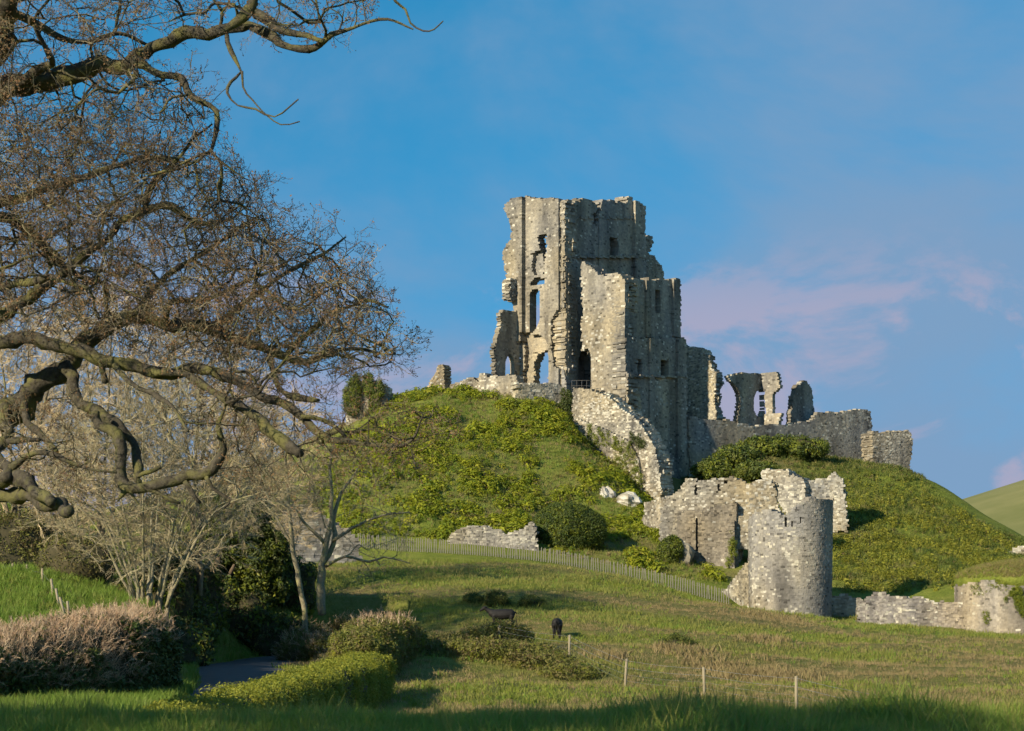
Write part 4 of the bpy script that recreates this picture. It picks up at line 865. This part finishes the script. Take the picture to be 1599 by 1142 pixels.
def build_hedges():
    g = lambda x, y: float(ground(x, y))
    hl = [leaf_src('leaf_spray', 22, .16, .035, HEDGELEAF) for _ in range(3)]
    dl = [leaf_src('leaf_spray', 22, .26, .075, DARKLEAF) for _ in range(3)]
    ivl = [leaf_src('leaf_spray', 26, .4, .12, IVYDARK) for _ in range(2)] + [leaf_src('leaf_spray', 26, .4, .12, IVY)]
    bt = [spray_src('twig', .45, 7, .25, .008, BROWNTWIG, zig=.05, ang=.5, sub=1) for _ in range(4)]
    sl = [leaf_src('leaf_spray', 22, .28, .065, SCRUB) for _ in range(3)]
    # clipped brown hedge on the left
    t = thing('clipped_hedge', 'clipped brown hedge with bare pinkish twigs left of the lane', 'hedge')
    V, F = hedge_shape([(-21,56,-2.9,-1.35,1.5),(-18.0,61,-2.9,-1.15,1.6),(-16,64.6,-2.9,-.75,1.7),(-14.2,68,-2.9,-.3,1.7),(-13.5,72,-2.9,-.05,1.5)], seed=3, lump=.26)
    leafy(t, V, F, 8000, bt, 'twigs', upb=.9, jit=.7, scl=(.4, 1.3), cond=lambda p, n: p[:, 2] > -2.3 + .7 * vnoise(p[:, 0], p[:, 1], 0, 51) + np.where(p[:, 1] > 67.5, 1.2, 0))
    leafy(t, V, F, 5200, dl + sl[:1], 'low_leaves', core=False, cond=lambda p, n: p[:, 2] < -1.55 + 1.5 * vnoise(p[:, 0] * .7, p[:, 1] * .7, p[:, 2], 52) + np.where(p[:, 1] > 67, 1.2, 0))
    # bright low hedge on the right of the lane, and its taller end
    t = thing('clipped_hedge', 'low yellow-green clipped hedge running along the right of the lane', 'hedge')
    V, F = hedge_shape([(-6.3,33,-3,-1.9,.55),(-6.2,40,-3.0,-1.85,.65),(-6.0,50,-3.05,-1.85,.75),(-5.6,60,-3.1,-1.75,.85),(-5.2,72,-3.1,-1.6,.9)], seed=5, lump=.18)
    leafy(t, V, F, 9000, hl, upb=.6)
    t = thing('overgrown_hedge', 'taller rounded hedge end beyond the low hedge, cut stems on top', 'hedge')
    V, F = hedge_shape([(-6.2,76,-3,-1.2,.9),(-5.9,80,-3,-.6,1.15),(-5.3,85,-2.9,-.45,1.15),(-4.5,89,-2.8,-1.0,.9)], seed=6, lump=.3)
    leafy(t, V, F, 6000, hl + sl, upb=.6)
    leafy(t, V, F, 700, bt, 'cut_stems', core=False, upb=3, jit=.2, cond=lambda p, n: (p[:, 2] > -.8) & (p[:, 0] > -6.6))
    # scrub round the lane bend, under the slender trees and along the wire fence
    def scrub(lab, pts, srcs, n, cat='bush', nm='scrub_bush', h=1.0):
        t = thing(nm, lab, cat); Vs, Fs, o = [], [], 0
        for (x, y, rx, rz) in pts:
            z = g(x, y); v, f = blob((x, y, z + rz * .5), (rx, rx * .8, rz), .25, 18, 10, x); Vs.append(v); Fs.append(f + o); o += len(v)
        V, F = np.vstack(Vs), np.vstack(Fs)
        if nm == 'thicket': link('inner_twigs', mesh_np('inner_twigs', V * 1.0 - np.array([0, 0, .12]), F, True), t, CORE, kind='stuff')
        else:
            pass
        p, nn = sample_surface(V, F, n); p[:, 2] -= rng.exponential(.12, n) if nm != 'thicket' else 0
        d = jitter_dir(nn + np.array([0, -.2, .5]), .5)
        scatter('foliage', t, p, dir_rot(d), rng.uniform(.7, 1.5, n), srcs, kind='stuff'); return t
    def q(px, D): return lx(px, D), D
    scrub('dark ivy-green thicket closing the far bend of the lane', [(*q(330,131),2.2,3.4),(*q(300,133),2,2.6),(*q(375,132),2.2,2.8),(*q(420,132),1.8,2.2),(*q(455,131),1.6,2.0),(*q(283,116),1.5,2.3),(*q(308,119),1.5,2.6),(*q(265,112),1.4,2.2),(*q(288,108),1.2,1.5),(*q(300,113),1.2,1.7),(*q(325,121.5),1.1,1.2),(*q(270,104),1.1,1.4),(*q(305,126),1.5,2.0),(*q(345,124.5),1.4,1.7),(*q(385,124.5),1.4,1.8),(*q(420,124.5),1.4,1.5),(*q(450,125),1.3,1.5)], ivl + dl[:1] + sl[:1], 4600, nm='thicket')
    scrub('mixed brown and green brambles below the two slender trees', [(*q(470,126),1.4,1.2),(*q(515,126),1.5,1.1),(*q(550,122),1.4,.9),(*q(505,118),1.3,1.0),(*q(465,119),1.2,1.1),(*q(590,120),1.5,.7),(*q(620,118),1.2,.5)], sl + bt[:2], 4600, nm='bramble')
    scrub('low olive brambles growing along the wire fence', [(*q(680,88),1.5,.45),(*q(720,87),1.5,.5),(*q(765,86),1.4,.6),(*q(805,86),1.4,.5),(*q(845,85),1.5,.42),(*q(890,83),1.3,.3),(*q(640,88),1.3,.5),(*q(750,96),1.4,.75),(*q(790,97),1.4,.7),(*q(820,89),1.6,.4),(*q(700,96),1.5,.6)], sl + hl[:1], 3400, nm='bramble')
    scrub('olive scrub on the slope at the far left behind the post fence', [(*q(10,96),2.6,2.4),(*q(60,98),2.4,2.2),(*q(110,98),2.4,2.0),(*q(150,100),2.0,1.8),(*q(180,96),1.6,1.4),(*q(-40,96),2.4,2.6),(*q(120,90),1.6,1.2),(*q(40,105),2.6,3.2)], sl, 5200, nm='thicket')
    # ivy-clad tree at the lane bend
    t = thing('ivy_tree', 'dark ivy-covered tree beside the lane bend with a bare brown trunk', 'tree')
    x, y = q(348, 127); z = g(x, y)
    tr = spline([(x, y, z - .3, .3), (x - .1, y - .2, z + 1.4, .24), (x - .35, y - .4, z + 2.8, .2), (x + .2, y, z + 4.2, .15), (x + .6, y, z + 5.6, .08)], .3); br = spline([(x - .05, y - .3, z + 1.6, .16), (x + .5, y - .5, z + 2.2, .13), (x + .8, y - .4, z + 2.9, .09)], .3)
    link('trunk', tube_mesh('trunk', [(tr[:, :3], tr[:, 3]), (br[:, :3], br[:, 3])], 8, .25), t, mk_simple('brown_bark', (.07, .05, .032), (.18, .13, .085), 6, .95, .03))
    il = ivl
    Vs, Fs, o = [], [], 0
    for (dx, dy, dz, rx, rz) in [(-1.2,.6,3.6,1.3,1.9),(.9,.6,4.6,1.6,1.7),(2.4,.4,3.4,1.4,1.7),(-.4,.8,6.0,1.3,1.2),(1.6,.6,6.2,1.1,1.1),(-1.9,.4,2.0,1.0,1.4),(2.6,.8,1.8,1.3,1.5)]:
        v, f = blob((x + dx, y + dy, z + dz), (rx, rx * .8, rz), .3, 18, 10, dx); Vs.append(v); Fs.append(f + o); o += len(v)
    V, F = np.vstack(Vs), np.vstack(Fs)
    p, nn = sample_surface(V, F, 2600); p = p + rng.normal(0, .15, p.shape); p2 = p[:900] * .5 + .5 * np.array([x, y + .6, z + 4]); p = np.vstack([p, p2]); nn = np.vstack([nn, nn[:900]]); scatter('crown', t, p, dir_rot(jitter_dir(nn + [0, -.3, .4], .5)), rng.uniform(.7, 1.3, len(p)), il, kind='stuff')
build_hedges()
def bush(name, label, c, r, srcs, n, lump=.15, seed=1, group=None, scl=(.7, 1.3)):
    t = thing(name, label, 'bush', group); V, F = blob(c, r, lump, 28, 16, seed); leafy(t, V, F, n, srcs, core=True, c=c, scl=scl, shrink=.92); return t
def rock(name, label, c, r, seed, lich=.5):
    V, F = blob(c, r, .35, 20, 12, seed, False); me = mesh_np(name, V, F, False); k = rng.uniform(0, 1, (len(V), 1)) < lich
    set_col(me, 'col', np.where(k, [.58, .55, .48], [.3, .27, .21])); o = link(name, me, None, STONE); o['label'] = label; o['category'] = 'boulder'; return o
def build_mound_plants():
    rl = [leaf_src('leaf_spray', 40, .3, .07, DARKLEAF) for _ in range(2)] + [leaf_src('leaf_spray', 40, .3, .07, IVY)]
    c = P(887, 829, 187); bush('round_bush', 'big round dark green bush behind the paling fence', c, (3.55, 2.6, 2.5), rl, 2800, .1, 4)
    gl = [leaf_src('leaf_spray', 30, .2, .05, GORSE) for _ in range(3)]
    for i, (px, py, D, rx, rz, lab) in enumerate([(737,944,131,.55,.4,'smallest gorse tuft, leftmost of three on the field rim'), (775,945,131,.85,.6,'rounded dark gorse bush, middle of three on the field rim'), (830,947,131,.9,.45,'spread gorse bush, rightmost of three on the field rim'), (1058,1022,98,.75,.45,'dark low bush in the field beyond the wire fence')]):
        x, y = lx(px, D), D; bush('gorse_bush', lab, (x, y, float(ground(x, y)) + rz * .4), (rx, rx * .8, rz), gl, 260, .3, i + 2, 'low bushes in the field')
    rock('boulder', 'pale upright boulder on the mound below the stair wall', P(944, 778, 203.5), (.95, .9, 1.15), 2, .75)
    rock('boulder', 'wide white-flecked boulder just right of the pale one', P(980, 783, 203), (1.25, 1.0, .85), 8, .6)
    rk = rock('boulder', 'dark rock half covered with ivy near the gatehouse ruin', P(1062, 866, 187.5), (1.2, 1.0, 1.5), 5, .1)
    il = [leaf_src('leaf_spray', 24, .3, .085, IVY) for _ in range(2)]; ild = [leaf_src('leaf_spray', 24, .3, .085, IVYDARK) for _ in range(2)]
    bush('ivy_bush', 'rounded ivy bush against the dark rock by the fence', P(1046, 862, 187), (1.05, 1.0, 1.35), il + ild, 700, .2, 7)
    # ivy on the walls
    def wall_ivy(fr, poly, n, parent, srcs, w=-.25, nm='ivy', sc_=(.5, 1.1)):
        pl = [fr.uz(*p) for p in poly]; A = np.array(pl); lo, hi = A.min(0), A.max(0); u, z = rng.uniform(lo[0], hi[0], n * 4), rng.uniform(lo[1], hi[1], n * 4)
        k = inpoly(pl, u + .4 * vnoise(u * 1.5, z * .5, 0, 61), z + .5 * vnoise(u * 2, z, 0, 62)) & (vnoise(u * 1.3, z * .35, 0, 63) > -.25); u, z = u[k][:n], z[k][:n]
        p = fr.world(u, z, np.full(len(u), w) + rng.normal(0, .12, len(u))); nd = np.tile(fr.world(np.zeros(1), np.zeros(1), np.full(1, -1.0)) - fr.world(np.zeros(1), np.zeros(1), np.zeros(1)), (len(u), 1))
        scatter(nm, parent, p, dir_rot(jitter_dir(nd, .5)), rng.uniform(sc_[0], sc_[1], len(u)), srcs, kind='stuff')
    def own_ivy(label, *a, **k):
        t = thing('ivy', label, 'ivy'); wall_ivy(*a[:3], t, *a[3:], nm='leaves', **k)
    st = plane_dir(893, 222, TA, 14)
    own_ivy('bright green ivy trailing down the middle of the stair wall', st, [(920,662),(950,680),(990,695),(1002,720),(1008,790),(995,770),(965,740),(930,715),(918,690)], 420, il, w=-.5)
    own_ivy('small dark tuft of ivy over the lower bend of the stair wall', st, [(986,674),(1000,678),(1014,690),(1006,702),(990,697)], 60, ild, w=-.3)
    f1 = plane_dir(746, 225.5, TA, 6.2); f2 = Plane((807, 220.4), (884, 223.6))
    own_ivy('bright ivy strands on the pale half of the terrace wall', f1, [(770,640),(782,625),(786,615),(790,618),(788,650),(808,620),(808,670),(770,665)], 120, il)
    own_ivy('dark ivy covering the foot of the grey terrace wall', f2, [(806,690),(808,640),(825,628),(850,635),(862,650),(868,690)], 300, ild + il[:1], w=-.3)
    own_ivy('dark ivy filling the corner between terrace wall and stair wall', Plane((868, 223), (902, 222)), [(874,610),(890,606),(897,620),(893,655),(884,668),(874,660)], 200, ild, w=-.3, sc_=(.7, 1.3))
    own_ivy('yellow-green ivy clump hanging on the grass-capped tower', Cyl(1606, 163, 6.2, 3, 0), [(1546,936),(1556,918),(1575,914),(1592,922),(1593,935),(1585,950),(1572,964),(1560,955),(1550,945)], 420, il, w=-.15, sc_=(.35, .7))
    own_ivy('small yellowish ivy sprig low on the grass-capped tower', Cyl(1606, 163, 6.2, 3, 0), [(1517,956),(1530,954),(1532,962),(1527,974),(1520,968)], 60, il, w=-.1, sc_=(.3, .5))
    own_ivy('ivy patches below the turf edge of the grass-capped tower', Cyl(1606, 163, 6.2, 3, 0), [(1505,914),(1535,903),(1555,906),(1548,922),(1530,924),(1512,930)], 110, il, w=-.1, sc_=(.3, .55))
    own_ivy('green ivy strands by the dark doorway of the gatehouse ruin', Plane((1030, 190.5), (1216, 187.5)), [(1138,840),(1146,818),(1150,840),(1154,868),(1153,900),(1142,890)], 60, il, w=-1.7)
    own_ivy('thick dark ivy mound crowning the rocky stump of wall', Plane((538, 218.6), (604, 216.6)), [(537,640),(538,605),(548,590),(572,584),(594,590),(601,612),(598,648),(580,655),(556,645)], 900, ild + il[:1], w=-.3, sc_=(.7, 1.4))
    # turf cap of the right tower
    cx, cy = Cyl(1606, 163, 6.2).c; t = thing('turf_cap', 'dry grassy turf growing over the top of the right tower', 'turf')
    V, F = blob((cx, cy, 2.55), (6.3, 6.3, 1.75), .06, 34, 12, 3); link('earth', mesh_np('earth', V, F, True), t, GROUND)
    p, nn = sample_surface(V, F, 9000); nn = outward(V, F, p, nn, np.array([cx, cy, 1.5])); k = (nn[:, 2] > .25); p = p[k]
    ts = [grass_src('grass_tuft', 12, .3, .14, .012, m, .7) for m in (STRAW, GRASS, GRASS)]
    scatter('grass', t, p, yaw_rot(len(p), .25), rng.uniform(.6, 1.3, len(p)), ts, kind='stuff')
    # herbs on the mound
    def on_ground(n, box, poly, cond=None):
        x = rng.uniform(box[0], box[1], n); y = rng.uniform(box[2], box[3], n); z = ground(x, y); p = np.stack([x, y, z], 1)
        px, py = proj(p); k = inpoly(poly, px, py)
        if cond is not None: k &= cond(px, py, p)
        return p[k]
    left_mound = [(520,700),(600,640),(640,600),(700,595),(760,600),(880,640),(1000,760),(1040,820),(1130,915),(1000,890),(840,860),(700,845),(600,835),(500,850),(430,830)]
    p = on_ground(12000, (-30, 26, 183, 224), left_mound, lambda px, py, q: (vnoise(q[:, 0] / 2.5, q[:, 2] / 1.6, 0, 71) + .5 * vnoise(q[:, 0], q[:, 1], 0, 72) > -.3) & (rng.uniform(0, 1, len(px)) < .75))
    hs_ = [leaf_src('herb', 60, .55, .16, MOUNDLEAF, flat=.9, up=.8, hollow=.5) for _ in range(4)] + [leaf_src('herb', 50, .5, .13, SCRUB, flat=.8, up=.6, hollow=.4), leaf_src('herb', 44, .6, .12, LUSH, flat=.7, up=.8, hollow=.4)]
    p[:, 2] += .2; scatter('mound_herbs', None, p, yaw_rot(len(p), .1), rng.uniform(.45, 1.35, len(p)) * (1 + .45 * vnoise(p[:, 0] / 3, p[:, 1] / 3, 0, 73)), hs_, kind='stuff', label='bright yellow-green leafy herbs covering the mound below the keep', category='herbs')
    right_mound = [(1300,770),(1330,740),(1420,745),(1500,800),(1599,865),(1640,900),(1490,935),(1310,925),(1296,850)]
    p = on_ground(13000, (28, 64, 181, 232), right_mound, lambda px, py, q: (vnoise(q[:, 0] / 2.5, q[:, 1] / 2.5, 0, 74) > -.35) & (rng.uniform(0, 1, len(px)) < np.clip((py - 735) / 110, .12, 1)))
    ss = []
    for _ in range(4):
        m = leaf_src('stalk', 24, .24, .1, STALK, flat=2.3, up=1.0); ss.append(m)
    p[:, 2] += .22; scatter('slope_stalks', None, p, yaw_rot(len(p), .1), rng.uniform(.5, 1.3, len(p)), ss, kind='stuff', label='yellow-green stalky plants dotted over the right-hand slope', category='plants')
    # dark shrubs below the long curtain wall
    sl = [leaf_src('leaf_spray', 30, .5, .12, DARKLEAF), leaf_src('leaf_spray', 30, .5, .12, GORSE), leaf_src('leaf_spray', 30, .45, .12, IVY)]
    for i, (px, py, D, rx, rz, lab) in enumerate([(1150,715,224,2.2,1.6,'dark shrub at the right foot of the keep'), (1195,700,227,2.4,1.7,'dark shrub under the arcade, left of the bigger one'), (1240,702,228,3.2,1.9,'big dark green shrub below the curtain wall'), (1115,735,222,1.6,1.3,'low dark shrub between keep foot and fallen wall'), (1180,735,216,1.8,1.0,'low shrub right above the gatehouse ruin')]):
        bush('dark_shrub', lab, P(px, py, D), (rx * .9, rx * .8, rz * .52), sl, 420, .55, i + 11, 'dark shrubs below the curtain wall', (.5, 1.7))
    p = on_ground(17000, (10, 70, 182, 245), [(1060,760),(1100,690),(1290,700),(1425,735),(1520,810),(1640,862),(1640,940),(1490,940),(1296,930),(1296,790)], None)
    gs = [grass_src('grass_tuft', 12, .45, .26, .022, m, .7, 2) for m in (SLOPE_SHADE, SLOPE_SHADE, GRASS)] + [leaf_src('herb', 40, .4, .1, m, flat=.8, up=.6, hollow=.3) for m in (GORSE, SCRUB)]  # dark tufts and clumps put the slope's shade into the plant colour
    scatter('slope_grass', None, p, yaw_rot(len(p), .2), rng.uniform(.7, 1.5, len(p)), gs, kind='stuff', label='rough grass on the upper right slope of the mound, colour darkened for shade', category='grass')
    p = on_ground(16000, (-30, 45, 181, 226), left_mound); scatter('mound_grass', None, p, yaw_rot(len(p), .2), rng.uniform(.6, 1.3, len(p)), [grass_src('grass_tuft', 12, .4, .25, .02, m, .7, 2) for m in (GRASS, STRAW, GRASS, LUSH)], kind='stuff', label='rough grass growing between the herbs on the mound', category='grass')
build_mound_plants()

# ------------------------------------------------------------------ fences, railing, cattle
def box_mesh(name, sx, sy, sz, point=0.0):
    x, y = sx / 2, sy / 2; V = [(-x, -y, 0), (x, -y, 0), (x, y, 0), (-x, y, 0), (-x, -y, sz - point), (x, -y, sz - point), (x, y, sz - point), (-x, y, sz - point)]
    if point: V += [(0, -y, sz), (0, y, sz)]; T = [(4, 5, 8), (6, 7, 9)]; Q = [(0, 3, 2, 1), (0, 1, 5, 4), (1, 2, 6, 5), (2, 3, 7, 6), (3, 0, 4, 7), (5, 6, 9, 8), (7, 4, 8, 9)]
    else: T = []; Q = [(0, 3, 2, 1), (0, 1, 5, 4), (1, 2, 6, 5), (2, 3, 7, 6), (3, 0, 4, 7), (4, 5, 6, 7)]
    return mesh_np(name, V, [np.array(Q)] + ([np.array(T)] if T else []))
def build_fences():
    t = thing('paling_fence', 'long grey chestnut paling fence along the foot of the mound', 'fence')
    line = np.array([P(560, 822, 183)[:2], P(640, 838, 181)[:2], P(760, 855, 179)[:2], P(900, 876, 178)[:2], P(1040, 896, 177)[:2], P(1138, 913, 176)[:2]])
    p = _resample(line, .215)[:300]; z = ground(p[:, 0], p[:, 1])
    pales = [box_mesh('pale', .075, .035, h, .06) for h in (1.25, 1.32, 1.2, 1.28)]
    for m in pales: m.materials.append(WOOD)
    for i in range(len(p)):
        o = link('pale', pales[i % 4], t); o.location = (*p[i], z[i] + .04 + .02 * math.sin(i * 2.3)); o.rotation_euler = (rng.normal(0, .03), rng.normal(0, .045), .15)
    for hgt in (.25, .95):
        w = np.c_[p + np.array([0, .03]), z + hgt, np.full(len(p), .008)]; link('wire', tube_mesh('wire', [(w[:, :3], w[:, 3])], 4), t, WIRE)
    # stock fence in the pasture
    t = thing('wire_fence', 'post and wire stock fence crossing the pasture in front of the cattle', 'fence')
    pp = [(2.55, 88, 1.15), (4.42, 77, 1.22), (6.83, 70, 1.05), (8.65, 60, 1.15), (9.7, 50, 1.1), (-.6, 96, 1.1)]; order = [5, 0, 1, 2, 3, 4]
    pm = []
    for i, k in enumerate(order):
        x, y, h = pp[k]; zz = float(ground(x, y)); m = tube_mesh('post', [(np.array([[0, 0, -.2], [0, 0, h * .5], [.01 * (i % 3 - 1), 0, h]]), np.array([.055, .052, .05]))], 8, .06)
        o = link('post', m, t, PALE_WOOD); o.location = (x, y, zz); o.rotation_euler = (0, (-.03, .02, .04, -.02, .0, .03)[i], 0); pm.append((x, y, zz, h))
    for f in (.95, .72, .5, .3):
        pts = []
        for a, b in zip(pm, pm[1:]):
            for s in np.linspace(0, 1, 8, endpoint=False): pts.append([a[0] + (b[0] - a[0]) * s, a[1] + (b[1] - a[1]) * s - .06, a[2] + a[3] * f + (b[2] + b[3] * f - a[2] - a[3] * f) * s - .05 * math.sin(s * math.pi)])
        pts = np.array(pts); link('wire', tube_mesh('wire', [(pts, np.full(len(pts), .007 if f > .6 else .004))], 3), t, WIRE)
    # leaning posts on the left bank
    t = thing('post_fence', 'short run of leaning pale posts above the clipped hedge', 'fence')
    prev = None
    for i, (px, py0, py1, D, lean) in enumerate([(-20,884,905,92,.05),(17,880,896,90,.12), (43,882,910,88,-.03), (66,888,924,84,.0), (85,904,938,81,-.12), (93,919,946,79,-.16), (101,932,952,77,-.28), (108,939,958,76,-.1)]):
        a, b = P(px, py1 + 8, D), P(px, py0, D); h = b[2] - a[2]
        m = tube_mesh('post', [(np.array([[0, 0, 0], [0, 0, h * .5], [0, 0, h]]), np.array([.055, .05, .048]))], 8, .06); o = link('post', m, t, PALE_WOOD); o.location = a; o.rotation_euler = (0, lean, 0)
        top = a + np.array([math.sin(lean) * h * .85, 0, h * .85]); mid = a + np.array([math.sin(lean) * h * .5, 0, h * .5])
        if prev is not None:
            for q0, q1 in ((prev[0], top), (prev[1], mid)): link('wire', tube_mesh('wire', [(np.array([q0, (q0 + q1) / 2 - [0, 0, .04], q1]), np.full(3, .006))], 3), t, WIRE)
        prev = (top, mid)
    # railing at the keep doorway
    t = thing('railing', 'thin iron railing in front of the tall keep doorway', 'railing')
    a, b = P(893, 611, 222.5), P(924, 611, 221.5)
    for f in (0, .25, .5, .75, 1):
        q = a + (b - a) * f; link('post', tube_mesh('post', [(np.array([q, q + [0, 0, 1.2]]), np.array([.03, .03]))], 5), t, IRON)
    for h in (.6, 1.2): link('rail', tube_mesh('rail', [(np.array([a + [0, 0, h], b + [0, 0, h]]), np.array([.025, .025]))], 5), t, IRON)
build_fences()
def build_cow(label, px, py, D, yaw, s=1.0, grazing=True):
    x, y = lx(px, D), D; z = float(ground(x, y)); L = []
    def ln(pts): a = np.array(pts, float); L.append(spline(a, .05))
    ln([(-.82, 0, 1.12, .16), (-.7, 0, 1.1, .29), (-.3, 0, 1.05, .37), (.1, 0, 1.02, .39), (.5, 0, 1.05, .35), (.78, 0, 1.1, .25), (.95, 0, 1.15, .17)])
    if grazing:
        ln([(.7, 0, 1.12, .24), (1.0, 0, .98, .18), (1.25, .03, .68, .14)]); hd = [(1.2, .03, .72, .12), (1.33, .03, .5, .125), (1.42, .03, .3, .1), (1.46, .03, .17, .085)]; ear = (1.28, .6)
    else:
        ln([(.7, 0, 1.15, .24), (1.0, 0, 1.3, .17), (1.2, .02, 1.45, .14)]); hd = [(1.15, .02, 1.5, .12), (1.32, .03, 1.46, .125), (1.5, .03, 1.34, .09), (1.6, .03, 1.27, .075)]; ear = (1.22, 1.52)
    ln(hd)
    for sx, dx in ((1, .58), (1, -.66)):
        for sy in (-.19, .19):
            back = dx < 0
            ln([(dx, sy, .95, .17), (dx + (.05 if back else .02), sy, .68, .115), (dx + (-.06 if back else .0), sy, .45, .07), (dx + (-.02 if back else .01), sy, .2, .05), (dx + .02, sy, .05, .06), (dx + .03, sy, 0, .06)])
    for sy in (-1, 1): ln([(ear[0], .03 + sy * .1, ear[1], .035), (ear[0] - .02, .03 + sy * .2, ear[1] + .02, .04), (ear[0] - .04, .03 + sy * .27, ear[1] + .0, .02)])
    ln([(-.86, 0, 1.22, .045), (-.98, 0, 1.05, .03), (-.98, .02, .7, .025), (-.97, .02, .45, .05)])
    me = tube_mesh('cow', [(l[:, :3], l[:, 3]) for l in L], 12)
    o = link('cow', me, None, HIDE, label=label, category='cow', group='black cattle in the pasture')
    rm = o.modifiers.new('skin', 'REMESH'); rm.mode = 'VOXEL'; rm.voxel_size = .035; rm.use_smooth_shade = True
    o.location = (x, y, z); o.rotation_euler = (0, 0, yaw); o.scale = (s, s, s)
build_cow('black cow standing side-on behind the brambles, head to the left', 785, 1010, 113, math.radians(176), .82, False)
build_cow('black cow seen end-on beside the wire fence', 870, 1020, 108, math.radians(84), .78, True)

# ------------------------------------------------------------------ grass
def build_grass():
    def field(n, D0, D1, pw=1.0, side=1.08):
        D = D0 + (D1 - D0) * rng.uniform(0, 1, n) ** pw; px = rng.uniform(-120, 1720, n); x = lx(px, D); p = np.stack([x, D, ground(x, D)], 1)
        dr = np.min(np.hypot(x[:, None] - ROADP[None, ::3, 0], D[:, None] - ROADP[None, ::3, 1]), axis=1); return p[dr > 2.5]
    # foreground bank
    n = 17000; D = rng.uniform(9.5, 20, n); x = rng.uniform(-1.08, 1.08, n) * .262 * D; p = np.stack([x, D, ground(x, D)], 1)
    s = rng.uniform(.55, 1.15, n) * (1 + .35 * vnoise(x / .8, D / .8, 0, 81)); tx = lx(1345, 16); s *= 1 + 1.1 * np.exp(-((x - tx) / .55) ** 2 - ((D - 15.5) / 1.2) ** 2) + .5 * np.exp(-((x - lx(1050, 16)) / .5) ** 2)
    gs = [grass_src('grass_tuft', 11, .17, .07, .0045, LUSH, .8, 3) for _ in range(4)] + [grass_src('grass_tuft', 8, .22, .05, .003, GRASS, .6, 3)]
    scatter('foreground_grass', None, p, yaw_rot(n, .12), s, gs, kind='stuff', label='long lush shaded grass on the near bank', category='grass')
    p = field(42000, 24, 175, .8); m = p[:, 1] > 45
    dry = vnoise(p[:, 0] / 14, p[:, 1] / 8, 0, 21)
    sz = rng.uniform(.6, 1.3, len(p)) * (1 + p[:, 1] / 160)
    k = dry < .25 + rng.normal(0, .2, len(p))
    a = [grass_src('grass_tuft', 14, .16, .2, .012, GRASS, .9, 2) for _ in range(4)] + [grass_src('grass_tuft', 14, .14, .2, .012, LUSH, .9, 2)]
    scatter('field_grass', None, p[k], yaw_rot(k.sum(), .15), sz[k], a, kind='stuff', label='short rough grass over the whole pasture', category='grass')
    b = [grass_src('grass_tuft', 14, .17, .2, .012, STRAW, .9, 2) for _ in range(3)]; q = p[~k & m]
    st = []
    for px, D, n_, r in [(1112,150,60,1.2),(1178,140,70,1.4),(1224,138,80,1.4),(1190,112,60,1.2),(1170,88,130,1.2),(1228,86,120,1.1),(1060,96,90,1.1),(1120,92,80,1.1),(960,92,50,.8)]:
        x = lx(px, D) + rng.normal(0, r * .6, n_); y = D + rng.normal(0, r, n_); st.append(np.stack([x, y, ground(x, y)], 1))
    st = np.vstack(st); q2 = np.vstack([q, st]); sc2 = np.r_[rng.uniform(.6, 1.3, len(q)), rng.uniform(1.3, 2.6, len(st))]
    scatter('dry_grass', None, q2, yaw_rot(len(q2), .15), sc2, b, kind='stuff', label='straw-coloured dead grass patches and tussocks in the pasture', category='grass')
    # verge of the lane and left bank
    n = 22000; D = rng.uniform(46, 130, n); x = lx(rng.uniform(-60, 430, n), D); p = np.stack([x, D, ground(x, D)], 1); dr = np.min(np.hypot(x[:, None] - ROADP[None, ::3, 0], D[:, None] - ROADP[None, ::3, 1]), axis=1); p = p[dr > 2.3]
    v = [grass_src('grass_tuft', 14, .4, .16, .012, LUSH, .8, 3) for _ in range(4)]
    scatter('verge_grass', None, p, yaw_rot(len(p), .15), rng.uniform(.5, 1.2, len(p)), v, kind='stuff', label='tall green grass on the lane verge and left bank', category='grass')
build_grass()
# a tall hedge beside the photographer, out of view to the left, which shades the near bank
def build_near_hedge():
    t = thing('evergreen_hedge', 'tall dense evergreen hedge out of view beside the near bank', 'hedge')
    V, F = hedge_shape([(-13.5,-14,-1.6,8.6,2.2),(-13.5,-6,-1.6,9.2,2.4),(-13.2,1,-1.6,9,2.4),(-13.5,4.5,-1.6,8.4,2.2),(-13.5,7,-1.6,7.4,1.8)], seed=9, lump=.5)
    leafy(t, V, F, 1000, [leaf_src('leaf_spray', 40, .6, .16, DARKLEAF) for _ in range(3)], core=False)
build_near_hedge()
